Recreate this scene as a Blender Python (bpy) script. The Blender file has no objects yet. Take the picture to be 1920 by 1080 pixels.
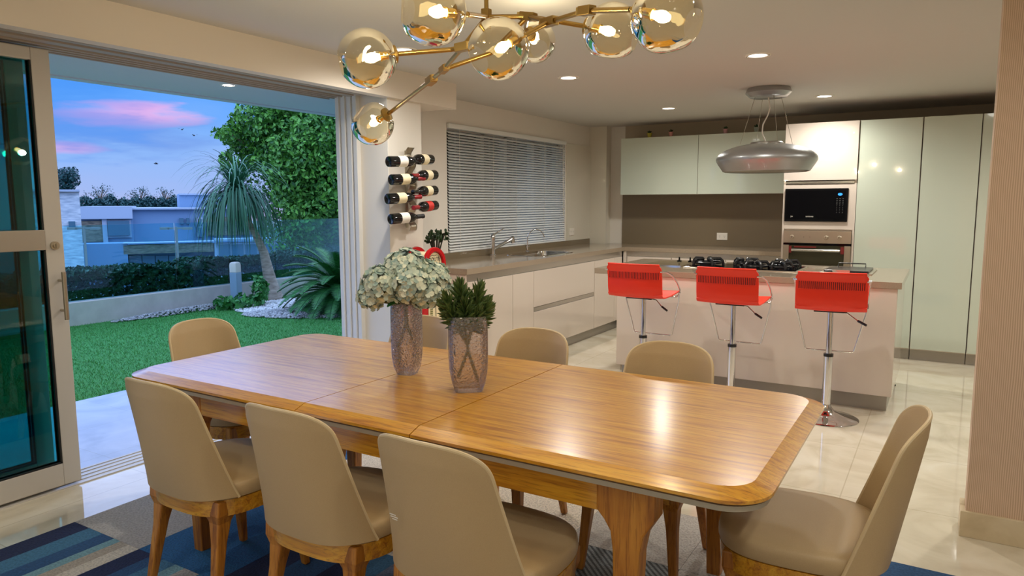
import bpy, bmesh, math, random
from mathutils import Vector, Matrix, noise
from math import sin, cos, pi, radians as R
random.seed(7)
scn = bpy.context.scene
COL = scn.collection

# ------------------------------------------------------------------ camera
cam_d = bpy.data.cameras.new('camera'); cam = bpy.data.objects.new('camera', cam_d); COL.objects.link(cam)
scn.camera = cam
F_PX, YAW, PIT, ROL = 1336.92, 0.54436, 0.118918, -0.0028
cam_d.sensor_width = 36.0; cam_d.lens = 36.0*F_PX/1920.0
cam_d.clip_start = 0.05; cam_d.clip_end = 600
fw = Vector((-sin(YAW)*cos(PIT), cos(YAW)*cos(PIT), -sin(PIT)))
rt = Vector((cos(YAW), sin(YAW), 0)); up = rt.cross(fw)
rt2 = cos(ROL)*rt + sin(ROL)*up; up2 = -sin(ROL)*rt + cos(ROL)*up
CAM = Vector((0, 0, 1.45))
cam.matrix_world = Matrix(((rt2.x, up2.x, -fw.x, CAM.x), (rt2.y, up2.y, -fw.y, CAM.y), (rt2.z, up2.z, -fw.z, CAM.z), (0, 0, 0, 1)))

# ------------------------------------------------------------------ view
scn.view_settings.view_transform = 'Standard'; scn.view_settings.look = 'None'
scn.view_settings.gamma = 1.0; scn.view_settings.use_curve_mapping = False
scn.view_settings.exposure = 0.20

def srgb(r, g, b):
    f = lambda c: (c/255)/12.92 if c/255 <= 0.04045 else (((c/255)+0.055)/1.055)**2.4
    return (f(r), f(g), f(b), 1.0)

# ------------------------------------------------------------------ world: dusk sky with two pink clouds
SKY = 1.0
def build_world():
    w = bpy.data.worlds.new('world'); scn.world = w; w.use_nodes = True
    nt = w.node_tree; nt.nodes.clear(); N = nt.nodes.new; L = nt.links.new
    out = N('ShaderNodeOutputWorld'); bg = N('ShaderNodeBackground'); L(bg.outputs[0], out.inputs[0])
    tc = N('ShaderNodeTexCoord')
    sep = N('ShaderNodeSeparateXYZ'); L(tc.outputs['Generated'], sep.inputs[0])
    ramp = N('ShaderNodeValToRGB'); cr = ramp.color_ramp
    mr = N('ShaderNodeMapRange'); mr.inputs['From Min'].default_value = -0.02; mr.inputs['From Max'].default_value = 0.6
    # soft large scale wisps shift the gradient
    nz = N('ShaderNodeTexNoise'); nz.inputs['Scale'].default_value = 3.0; nz.inputs['Detail'].default_value = 5
    mp = N('ShaderNodeMapping'); mp.inputs['Scale'].default_value = (1, 1, 4.0); L(tc.outputs['Generated'], mp.inputs[0]); L(mp.outputs[0], nz.inputs['Vector'])
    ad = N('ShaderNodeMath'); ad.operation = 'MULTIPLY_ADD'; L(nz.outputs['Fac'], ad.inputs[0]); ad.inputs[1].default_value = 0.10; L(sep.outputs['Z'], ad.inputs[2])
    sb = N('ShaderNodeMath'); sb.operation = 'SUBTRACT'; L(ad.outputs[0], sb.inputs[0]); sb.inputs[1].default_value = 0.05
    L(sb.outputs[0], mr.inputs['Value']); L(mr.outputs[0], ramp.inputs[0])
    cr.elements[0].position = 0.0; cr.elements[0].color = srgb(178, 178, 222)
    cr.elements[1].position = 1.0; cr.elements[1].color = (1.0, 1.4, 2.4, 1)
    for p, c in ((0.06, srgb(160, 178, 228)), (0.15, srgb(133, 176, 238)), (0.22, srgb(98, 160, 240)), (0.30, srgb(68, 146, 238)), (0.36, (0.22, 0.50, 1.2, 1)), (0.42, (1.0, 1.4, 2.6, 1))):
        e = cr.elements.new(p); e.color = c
    col = ramp.outputs[0]
    # pink clouds: (azimuth left of +Y in deg, elevation deg, half widths)
    def d_of(px, py):
        v = fw*F_PX + rt2*(px-960) - up2*(py-540); v.normalize(); return v
    nz2 = N('ShaderNodeTexNoise'); nz2.inputs['Scale'].default_value = 24; nz2.inputs['Detail'].default_value = 6
    mp2 = N('ShaderNodeMapping'); mp2.inputs['Scale'].default_value = (0.6, 0.6, 3.2); L(tc.outputs['Generated'], mp2.inputs[0]); L(mp2.outputs[0], nz2.inputs['Vector'])
    for (px, py, wx, wz, c, amt) in ((250, 213, 0.075, 0.015, (248, 178, 222), 0.95), (118, 276, 0.045, 0.008, (228, 172, 222), 0.85), (215, 250, 0.13, 0.028, (105, 140, 215), 0.55), (120, 205, 0.10, 0.05, (70, 140, 232), 0.5)):
        d = d_of(px, py)
        t = Vector((d.y, -d.x, 0)).normalized()       # horizontal tangent
        u = d.cross(t).normalized()
        if u.z < 0: u = -u
        def dot(v):
            n = N('ShaderNodeVectorMath'); n.operation = 'DOT_PRODUCT'; L(tc.outputs['Generated'], n.inputs[0]); n.inputs[1].default_value = v; return n.outputs['Value']
        a = N('ShaderNodeMath'); a.operation = 'DIVIDE'; L(dot(t), a.inputs[0]); a.inputs[1].default_value = wx
        b = N('ShaderNodeMath'); b.operation = 'DIVIDE'; L(dot(u), b.inputs[0]); b.inputs[1].default_value = wz
        a2 = N('ShaderNodeMath'); a2.operation = 'POWER'; a.use_clamp = False
        aa = N('ShaderNodeMath'); aa.operation = 'MULTIPLY'; L(a.outputs[0], aa.inputs[0]); L(a.outputs[0], aa.inputs[1])
        bb = N('ShaderNodeMath'); bb.operation = 'MULTIPLY'; L(b.outputs[0], bb.inputs[0]); L(b.outputs[0], bb.inputs[1])
        s = N('ShaderNodeMath'); s.operation = 'ADD'; L(aa.outputs[0], s.inputs[0]); L(bb.outputs[0], s.inputs[1])
        s2 = N('ShaderNodeMath'); s2.operation = 'MULTIPLY_ADD'; L(nz2.outputs['Fac'], s2.inputs[0]); s2.inputs[1].default_value = 4.2; L(s.outputs[0], s2.inputs[2])
        m = N('ShaderNodeMapRange'); m.interpolation_type = 'SMOOTHSTEP'; L(s2.outputs[0], m.inputs['Value'])
        m.inputs['From Min'].default_value = 1.9; m.inputs['From Max'].default_value = 3.7; m.inputs['To Min'].default_value = amt; m.inputs['To Max'].default_value = 0.0
        # only the front hemisphere
        g = N('ShaderNodeMath'); g.operation = 'GREATER_THAN'; L(dot(d), g.inputs[0]); g.inputs[1].default_value = 0.5
        mm = N('ShaderNodeMath'); mm.operation = 'MULTIPLY'; L(m.outputs[0], mm.inputs[0]); L(g.outputs[0], mm.inputs[1])
        mx = N('ShaderNodeMix'); mx.data_type = 'RGBA'; L(mm.outputs[0], mx.inputs['Factor']); L(col, mx.inputs[6]); mx.inputs[7].default_value = srgb(*c)
        col = mx.outputs[2]
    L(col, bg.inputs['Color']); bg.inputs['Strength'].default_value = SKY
build_world()

# ------------------------------------------------------------------ lights of the room and added fill lamps
def lamp(name, kind, loc, power, color, size=0.05, rot=None, spot=None, parent=None, blend=0.6):
    l = bpy.data.lights.new(name, kind); l.energy = power; l.color = color
    if kind in ('POINT', 'SPOT'): l.shadow_soft_size = size
    if kind == 'SPOT': l.spot_size = spot; l.spot_blend = blend
    o = bpy.data.objects.new(name, l); COL.objects.link(o); o.location = loc
    if rot: o.rotation_euler = rot
    if parent: o.parent = parent
    return o
WARM = (1.0, 0.91, 0.76); COOL = (1.0, 0.95, 0.84)
CEIL = 2.38
DOWN = [(-2.888, 3.503), (-2.472, 4.908), (-2.415, 7.0), (-1.082, 4.817), (-0.978, 6.95), (0.35, 6.0), (0.6, 5.0), (-2.9, 0.4), (-1.4, 0.0), (0.4, 0.9), (0.6, 2.3), (1.9, 0.6), (1.9, -1.2), (-0.6, -1.4), (-2.4, -1.4)]  # seen downlights first, then unseen ones added as fill light
DOWN_P = 62.0
for (x, y) in DOWN:
    lamp('downlight_lamp', 'SPOT', (x, y, CEIL-0.03), DOWN_P*(0.96 if y > 4 else (0.85 if y > 3 else 0.42)), (1.0, 0.97, 0.90) if y > 3.6 else (1.0, 0.95, 0.87), 0.05, (0, 0, 0), R(174), blend=1.0)
lamp('porch_lamp', 'SPOT', (-4.68, 3.61, 2.32), 5, COOL, 0.04, (0, 0, 0), R(120))

# ------------------------------------------------------------------ materials
MATS = {}
def mat(name, color=(0.8, 0.8, 0.8, 1), rough=0.5, metal=0.0, **k):
    m = bpy.data.materials.new(name); m.use_nodes = True
    b = m.node_tree.nodes['Principled BSDF']
    b.inputs['Base Color'].default_value = color; b.inputs['Roughness'].default_value = rough; b.inputs['Metallic'].default_value = metal
    for kk, v in k.items(): b.inputs[kk.replace('_', ' ')].default_value = v
    MATS[name] = m; return m
def nodes(m): return m.node_tree, m.node_tree.nodes.new, m.node_tree.links.new, m.node_tree.nodes['Principled BSDF']
def ramp_noise(m, stops, scale=5, detail=6, mapscale=(1, 1, 1), kind='noise', bump=0, rough_var=None, distortion=0.0, coord='Object', rot=(0, 0, 0)):
    nt, N, L, b = nodes(m)
    tc = N('ShaderNodeTexCoord'); mp = N('ShaderNodeMapping'); mp.inputs['Scale'].default_value = mapscale; mp.inputs['Rotation'].default_value = rot
    L(tc.outputs[coord], mp.inputs[0])
    if kind == 'noise':
        t = N('ShaderNodeTexNoise'); t.inputs['Scale'].default_value = scale; t.inputs['Detail'].default_value = detail; t.inputs['Distortion'].default_value = distortion; o = t.outputs['Fac']
    elif kind == 'voronoi':
        t = N('ShaderNodeTexVoronoi'); t.inputs['Scale'].default_value = scale; o = t.outputs['Distance']
    else:
        t = N('ShaderNodeTexWave'); t.inputs['Scale'].default_value = scale; t.inputs['Distortion'].default_value = distortion; t.inputs['Detail'].default_value = detail; t.inputs['Detail Scale'].default_value = 1.2; o = t.outputs['Fac']
    L(mp.outputs[0], t.inputs['Vector'])
    r = N('ShaderNodeValToRGB'); cr = r.color_ramp
    cr.elements[0].position, cr.elements[0].color = stops[0]; cr.elements[1].position, cr.elements[1].color = stops[-1]
    for p, c in stops[1:-1]: e = cr.elements.new(p); e.color = c
    L(o, r.inputs[0]); L(r.outputs[0], b.inputs['Base Color'])
    if bump:
        bp = N('ShaderNodeBump'); bp.inputs['Strength'].default_value = bump; bp.inputs['Distance'].default_value = 0.01; L(o, bp.inputs['Height']); L(bp.outputs[0], b.inputs['Normal'])
    return m, o, r

wallm = mat('wall_paint', srgb(228, 222, 212), 0.45)
ceilm = mat('ceiling_paint', srgb(202, 199, 191), 0.75)
beamm = mat('beam_paint', srgb(226, 216, 202), 0.6)
whitem = mat('white_lacquer', srgb(212, 199, 186), 0.12, Coat_Weight=0.5, Coat_Roughness=0.03)
glassdoor = mat('back_painted_glass', srgb(196, 204, 188), 0.09, Coat_Weight=1.0, Coat_Roughness=0.02)
tilem = mat('white_wall_tile', srgb(218, 212, 196), 0.06, Coat_Weight=0.6, Coat_Roughness=0.02)
framem = mat('door_frame_paint', srgb(204, 198, 190), 0.35)
darkslot = mat('dark_gap', srgb(60, 54, 46), 0.5)
splashm = mat('taupe_quartz', srgb(124, 110, 88), 0.22)
counterm = mat('beige_quartz', srgb(176, 158, 130), 0.10)
ramp_noise(counterm, [(0.35, srgb(146, 130, 110)), (0.65, srgb(160, 144, 124))], 220, 3)
toem = mat('brushed_toe_kick', srgb(165, 160, 152), 0.3, 0.6)
alum = mat('aluminium', srgb(200, 198, 192), 0.25, 0.9)
chrome = mat('chrome', (0.75, 0.75, 0.77, 1), 0.06, 1.0)
steel = mat('brushed_steel', srgb(190, 180, 162), 0.3, 0.9)
hoodm = mat('hood_silver', srgb(168, 170, 170), 0.38, 0.75, Coat_Weight=0.6, Coat_Roughness=0.05)
blackm = mat('black_gloss', (0.004, 0.004, 0.005, 1), 0.06, IOR=1.28)
blackmat = mat('black_iron', (0.012, 0.012, 0.014, 1), 0.25)
redm = mat('red_plastic', (0.86, 0.030, 0.006, 1), 0.38)
slotred = mat('dark_red_slot', (0.16, 0.004, 0.002, 1), 0.6)  # oven trim red, reused as painted shade in the stool slots
redgloss = mat('red_enamel', (0.50, 0.008, 0.012, 1), 0.15)
creamp = mat('cream_enamel', srgb(232, 216, 176), 0.25)
brass = mat('aged_brass', (0.42, 0.27, 0.085, 1), 0.28, 1.0)
brassb = mat('bright_brass', (0.85, 0.60, 0.22, 1), 0.18, 1.0)
leather = mat('tan_leather', srgb(186, 152, 100), 0.42)
ramp_noise(leather, [(0.3, srgb(184, 158, 118)), (0.7, srgb(192, 166, 126))], 600, 2, bump=0.12)
pipem = mat('leather_piping', srgb(212, 190, 150), 0.4)
rubber = mat('black_rubber', (0.01, 0.01, 0.01, 1), 0.6)
labelm = mat('cream_label', srgb(228, 214, 178), 0.6)
labelw = mat('white_label', srgb(232, 226, 216), 0.6)
labelr = mat('red_label', (0.55, 0.02, 0.012, 1), 0.5)
ink = mat('label_ink', (0.03, 0.02, 0.02, 1), 0.6)
bottlem = mat('dark_bottle_glass', (0.006, 0.006, 0.006, 1), 0.05)
capr = mat('red_foil', (0.25, 0.006, 0.01, 1), 0.3)
whitep = mat('white_plastic', srgb(236, 230, 218), 0.4)
slatm = mat('blind_slat', srgb(228, 230, 228), 0.35)
concrete = mat('garden_wall_render', srgb(176, 168, 160), 0.7)
ramp_noise(concrete, [(0.3, srgb(214, 208, 202)), (0.7, srgb(232, 226, 220))], 6, 6)
silverled = mat('bollard_grey', srgb(150, 180, 205), 0.45, 0.1)

def emis(name, color, s):
    m = bpy.data.materials.new(name); m.use_nodes = True; nt = m.node_tree; nt.nodes.clear()
    o = nt.nodes.new('ShaderNodeOutputMaterial'); e = nt.nodes.new('ShaderNodeEmission'); e.inputs[0].default_value = color; e.inputs[1].default_value = s
    nt.links.new(e.outputs[0], o.inputs[0]); return m
downm = emis('downlight_glow', (1, 0.96, 0.86, 1), 6.0)
bulbm = emis('bulb_glow', (1, 0.80, 0.42, 1), 14.0)
halo = emis('display_blue', (0.05, 0.35, 1.0, 1), 1.5)

def thin_glass(name, tint, rough=0.0, ior=1.45, bump=0, bscale=40, gcol=(1, 1, 1, 1), extra=0.0, bdist=0.004, stretch=(1, 1, 1)):
    """thin pane: tinted straight transmission + fresnel reflection"""
    m = bpy.data.materials.new(name); m.use_nodes = True; nt = m.node_tree; nt.nodes.clear(); N = nt.nodes.new; L = nt.links.new
    o = N('ShaderNodeOutputMaterial'); t = N('ShaderNodeBsdfTransparent'); t.inputs[0].default_value = tint
    g = N('ShaderNodeBsdfGlossy'); g.inputs['Roughness'].default_value = rough; g.inputs['Color'].default_value = gcol
    f = N('ShaderNodeFresnel'); f.inputs['IOR'].default_value = ior
    mx = N('ShaderNodeMixShader')
    if extra:
        a = N('ShaderNodeMath'); a.operation = 'ADD'; a.use_clamp = True; L(f.outputs[0], a.inputs[0]); a.inputs[1].default_value = extra; L(a.outputs[0], mx.inputs[0])
    else: L(f.outputs[0], mx.inputs[0])
    L(t.outputs[0], mx.inputs[1]); L(g.outputs[0], mx.inputs[2]); L(mx.outputs[0], o.inputs[0])
    if bump:
        tc = N('ShaderNodeTexCoord'); mp = N('ShaderNodeMapping'); mp.inputs['Scale'].default_value = stretch
        v = N('ShaderNodeTexNoise'); v.inputs['Scale'].default_value = bscale; v.inputs['Detail'].default_value = 2
        L(tc.outputs['Object'], mp.inputs[0]); L(mp.outputs[0], v.inputs['Vector'])
        b = N('ShaderNodeBump'); b.inputs['Strength'].default_value = bump; b.inputs['Distance'].default_value = bdist
        L(v.outputs['Fac'], b.inputs['Height']); L(b.outputs[0], g.inputs['Normal']); L(b.outputs[0], f.inputs['Normal'])
    return m
globeg = thin_glass('amber_globe_glass', (0.97, 0.915, 0.76, 1), 0.01, 1.35, 0.5, 9, (1, 0.95, 0.82, 1), 0.015, 0.02)
doorg = thin_glass('green_door_glass', (0.16, 0.62, 0.60, 1), 0.0, 1.5)
railg = thin_glass('blue_railing_glass', (0.66, 0.93, 0.985, 1), 0.0, 1.4)
plaing = thin_glass('window_glass', (0.85, 0.93, 0.97, 1), 0.0, 1.5)

def vase_glass():
    m = bpy.data.materials.new('hammered_glass'); m.use_nodes = True; nt = m.node_tree; nt.nodes.clear(); N = nt.nodes.new; L = nt.links.new
    o = N('ShaderNodeOutputMaterial'); g = N('ShaderNodeBsdfGlass'); g.inputs['IOR'].default_value = 1.25; g.inputs['Roughness'].default_value = 0.04; g.inputs['Color'].default_value = (0.98, 0.95, 0.96, 1)
    t = N('ShaderNodeBsdfTransparent'); t.inputs[0].default_value = (0.96, 0.93, 0.92, 1)
    gl = N('ShaderNodeBsdfGlossy'); gl.inputs['Roughness'].default_value = 0.12; gl.inputs['Color'].default_value = (1, 0.97, 0.98, 1)
    mx = N('ShaderNodeMixShader'); mx.inputs[0].default_value = 0.80; mx2 = N('ShaderNodeMixShader')
    f = N('ShaderNodeFresnel'); f.inputs[0].default_value = 1.5
    tc = N('ShaderNodeTexCoord'); v = N('ShaderNodeTexVoronoi'); v.inputs['Scale'].default_value = 140; v.feature = 'SMOOTH_F1'
    L(tc.outputs['Object'], v.inputs['Vector'])
    b = N('ShaderNodeBump'); b.inputs['Strength'].default_value = 1.0; b.inputs['Distance'].default_value = 0.0055; L(v.outputs['Distance'], b.inputs['Height'])
    for n in (g, gl, f): L(b.outputs[0], n.inputs['Normal'])
    L(g.outputs[0], mx.inputs[1]); L(t.outputs[0], mx.inputs[2]); 
    ad = N('ShaderNodeMath'); ad.operation = 'ADD'; ad.use_clamp = True; L(f.outputs[0], ad.inputs[0]); ad.inputs[1].default_value = 0.07; L(ad.outputs[0], mx2.inputs[0])
    tl = N('ShaderNodeBsdfTranslucent'); tl.inputs[0].default_value = (0.95, 0.91, 0.87, 1); df = N('ShaderNodeBsdfDiffuse'); df.inputs[0].default_value = (0.95, 0.91, 0.87, 1); L(b.outputs[0], df.inputs['Normal'])
    m3 = N('ShaderNodeMixShader'); m3.inputs[0].default_value = 0.5; L(tl.outputs[0], m3.inputs[1]); L(df.outputs[0], m3.inputs[2]); m4 = N('ShaderNodeMixShader'); m4.inputs[0].default_value = 0.04; L(mx.outputs[0], m4.inputs[1]); L(m3.outputs[0], m4.inputs[2])
    L(m4.outputs[0], mx2.inputs[1]); L(gl.outputs[0], mx2.inputs[2]); L(mx2.outputs[0], o.inputs[0]); return m
vaseg = vase_glass()

def wood(name, dark, mid, light, scale, mapscale, rough=0.35, coat=0.0, bump=0.03, crough=0.08):
    m = mat(name, mid, rough, Coat_Weight=coat, Coat_Roughness=crough)
    nt, N, L, b = nodes(m)
    tc = N('ShaderNodeTexCoord'); mp = N('ShaderNodeMapping'); mp.inputs['Scale'].default_value = mapscale; L(tc.outputs['Object'], mp.inputs[0])
    n1 = N('ShaderNodeTexNoise'); n1.inputs['Scale'].default_value = scale; n1.inputs['Detail'].default_value = 8; n1.inputs['Distortion'].default_value = 0.9; L(mp.outputs[0], n1.inputs['Vector'])
    r = N('ShaderNodeValToRGB'); cr = r.color_ramp; cr.elements[0].position = 0.30; cr.elements[0].color = dark; cr.elements[1].position = 0.72; cr.elements[1].color = light
    e = cr.elements.new(0.47); e.color = mid
    L(n1.outputs['Fac'], r.inputs[0])
    n2 = N('ShaderNodeTexNoise'); n2.inputs['Scale'].default_value = scale*5; n2.inputs['Detail'].default_value = 4; L(mp.outputs[0], n2.inputs['Vector'])
    r2 = N('ShaderNodeValToRGB'); r2.color_ramp.elements[0].position = 0.36; r2.color_ramp.elements[0].color = (0.62, 0.55, 0.48, 1); r2.color_ramp.elements[1].position = 0.46; r2.color_ramp.elements[1].color = (1, 1, 1, 1)
    L(n2.outputs['Fac'], r2.inputs[0])
    mx = N('ShaderNodeMix'); mx.data_type = 'RGBA'; mx.blend_type = 'MULTIPLY'; mx.inputs['Factor'].default_value = 0.75; L(r.outputs[0], mx.inputs[6]); L(r2.outputs[0], mx.inputs[7]); L(mx.outputs[2], b.inputs['Base Color'])
    bp = N('ShaderNodeBump'); bp.inputs['Strength'].default_value = bump*4; bp.inputs['Distance'].default_value = 0.002; L(n2.outputs['Fac'], bp.inputs['Height']); L(bp.outputs[0], b.inputs['Normal'])
    return m
oak_x = wood('oak_along_x', srgb(170, 104, 10), srgb(208, 144, 22), srgb(226, 170, 44), 3.0, (0.8, 16, 16), 0.32, 0.9, 0.04, 0.2)
oak_x.node_tree.nodes['Principled BSDF'].inputs['Coat IOR'].default_value = 1.6
oak_y = wood('oak_along_y', srgb(150, 92, 20), srgb(190, 126, 36), srgb(208, 148, 54), 3.0, (12, 0.8, 12), 0.32, 0.4, 0.04, 0.14)
oak_z = wood('oak_along_z', srgb(132, 76, 20), srgb(176, 112, 34), srgb(200, 138, 50), 3.2, (12, 12, 0.8), 0.38, 0.15)

def lam_panel():
    m = mat('laminate_panel', srgb(206, 172, 132), 0.45)
    nt, N, L, b = nodes(m)
    tc = N('ShaderNodeTexCoord'); mp = N('ShaderNodeMapping'); mp.inputs['Scale'].default_value = (1, 1, 0.16); L(tc.outputs['Object'], mp.inputs[0])
    n = N('ShaderNodeTexNoise'); n.inputs['Scale'].default_value = 5; n.inputs['Detail'].default_value = 3; L(mp.outputs[0], n.inputs['Vector'])
    mp3 = N('ShaderNodeVectorMath'); mp3.operation = 'MULTIPLY_ADD'; L(n.outputs['Color'], mp3.inputs[0]); mp3.inputs[1].default_value = (0.05, 0.05, 0.0); L(mp.outputs[0], mp3.inputs[2])
    w = N('ShaderNodeTexWave'); w.inputs['Scale'].default_value = 42; w.inputs['Distortion'].default_value = 1.5; w.inputs['Detail'].default_value = 2; L(mp3.outputs[0], w.inputs['Vector'])
    r = N('ShaderNodeValToRGB'); r.color_ramp.elements[0].color = srgb(196, 164, 136); r.color_ramp.elements[1].color = srgb(226, 198, 170)
    L(w.outputs['Fac'], r.inputs[0]); L(r.outputs[0], b.inputs['Base Color']); return m
laminate = lam_panel()

def marble(name, c0, c1, c2, tile, rough=0.06):
    m = mat(name, c1, rough)
    nt, N, L, b = nodes(m)
    tc = N('ShaderNodeTexCoord')
    n = N('ShaderNodeTexNoise'); n.inputs['Scale'].default_value = 2.2; n.inputs['Detail'].default_value = 10; n.inputs['Distortion'].default_value = 1.6; L(tc.outputs['Object'], n.inputs['Vector'])
    r = N('ShaderNodeValToRGB'); cr = r.color_ramp; cr.elements[0].position = 0.32; cr.elements[0].color = c0; cr.elements[1].position = 0.7; cr.elements[1].color = c2; e = cr.elements.new(0.5); e.color = c1
    L(n.outputs['Fac'], r.inputs[0])
    br = N('ShaderNodeTexBrick'); br.offset = 0.0; br.inputs['Scale'].default_value = 1.0/tile; br.inputs['Brick Width'].default_value = 1; br.inputs['Row Height'].default_value = 1; br.inputs['Mortar Size'].default_value = 0.004
    br.inputs['Color1'].default_value = (1, 1, 1, 1); br.inputs['Color2'].default_value = (0.95, 0.95, 0.94, 1); br.inputs['Mortar'].default_value = (0.80, 0.78, 0.74, 1); L(tc.outputs['Object'], br.inputs['Vector'])
    mx = N('ShaderNodeMix'); mx.data_type = 'RGBA'; mx.blend_type = 'MULTIPLY'; mx.inputs['Factor'].default_value = 1; L(r.outputs[0], mx.inputs[6]); L(br.outputs['Color'], mx.inputs[7]); L(mx.outputs[2], b.inputs['Base Color'])
    return m
floorm = marble('cream_marble', srgb(204, 192, 168), srgb(220, 210, 188), srgb(228, 220, 202), 0.8)
floorm.node_tree.nodes['Principled BSDF'].inputs['IOR'].default_value = 1.75
terracem = marble('terrace_tile', srgb(168, 178, 200), srgb(186, 194, 214), srgb(200, 206, 224), 0.6, 0.35)
skirtm = marble('travertine_skirting', srgb(196, 176, 142), srgb(216, 198, 164), srgb(228, 214, 184), 3.0, 0.25)

lawnm = mat('lawn_soil', srgb(40, 110, 40), 0.9)
ramp_noise(lawnm, [(0.3, (0.03, 0.18, 0.03, 1)), (0.55, (0.05, 0.28, 0.05, 1)), (0.8, (0.10, 0.38, 0.08, 1))], 60, 6, bump=0.6)
def leafm(name, c0, c1, scale=3.0, rough=0.5):
    m = mat(name, c0, rough); nt, N, L, b = nodes(m)
    oi = N('ShaderNodeNewGeometry'); r = N('ShaderNodeValToRGB'); r.color_ramp.elements[0].color = c0; r.color_ramp.elements[1].color = c1
    L(oi.outputs['Random Per Island'], r.inputs[0]); L(r.outputs[0], b.inputs['Base Color']); return m
bladem = leafm('grass_blade', (0.035, 0.20, 0.035, 1), (0.13, 0.46, 0.10, 1))
treeleaf = leafm('tree_leaf', (0.014, 0.11, 0.014, 1), (0.16, 0.46, 0.05, 1))
hedgeleaf = leafm('hedge_leaf', (0.008, 0.035, 0.015, 1), (0.045, 0.13, 0.05, 1))
palmleaf = leafm('palm_leaf', (0.02, 0.12, 0.06, 1), (0.08, 0.26, 0.13, 1))
cycadleaf = leafm('cycad_leaf', (0.01, 0.10, 0.02, 1), (0.05, 0.26, 0.05, 1))
shrubleaf = leafm('shrub_leaf', (0.03, 0.20, 0.05, 1), (0.12, 0.42, 0.10, 1))
farleaf = leafm('far_tree_leaf', (0.012, 0.06, 0.06, 1), (0.03, 0.11, 0.10, 1))
succleaf = leafm('succulent_leaf', (0.020, 0.050, 0.012, 1), (0.11, 0.17, 0.045, 1), rough=0.35)
petalm = leafm('hydrangea_petal', (0.32, 0.47, 0.47, 1), (0.84, 0.88, 0.74, 1), rough=0.6)
minileaf = leafm('mini_plant_leaf', (0.01, 0.03, 0.01, 1), (0.03, 0.08, 0.02, 1))
stemm = mat('green_stem', (0.10, 0.11, 0.03, 1), 0.5)
barkm = mat('bark', srgb(120, 100, 80), 0.9)
palmbark = mat('palm_bark', srgb(196, 180, 160), 0.85); ramp_noise(palmbark, [(0.3, srgb(150, 136, 120)), (0.7, srgb(210, 196, 178))], 8, 6, (1, 1, 4), bump=0.4)
pebblem = leafm('pebble', (0.50, 0.50, 0.48, 1), (0.95, 0.95, 0.92, 1), rough=0.7)
pebbleg = leafm('grey_pebble', (0.22, 0.23, 0.24, 1), (0.60, 0.60, 0.58, 1), rough=0.7)

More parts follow.
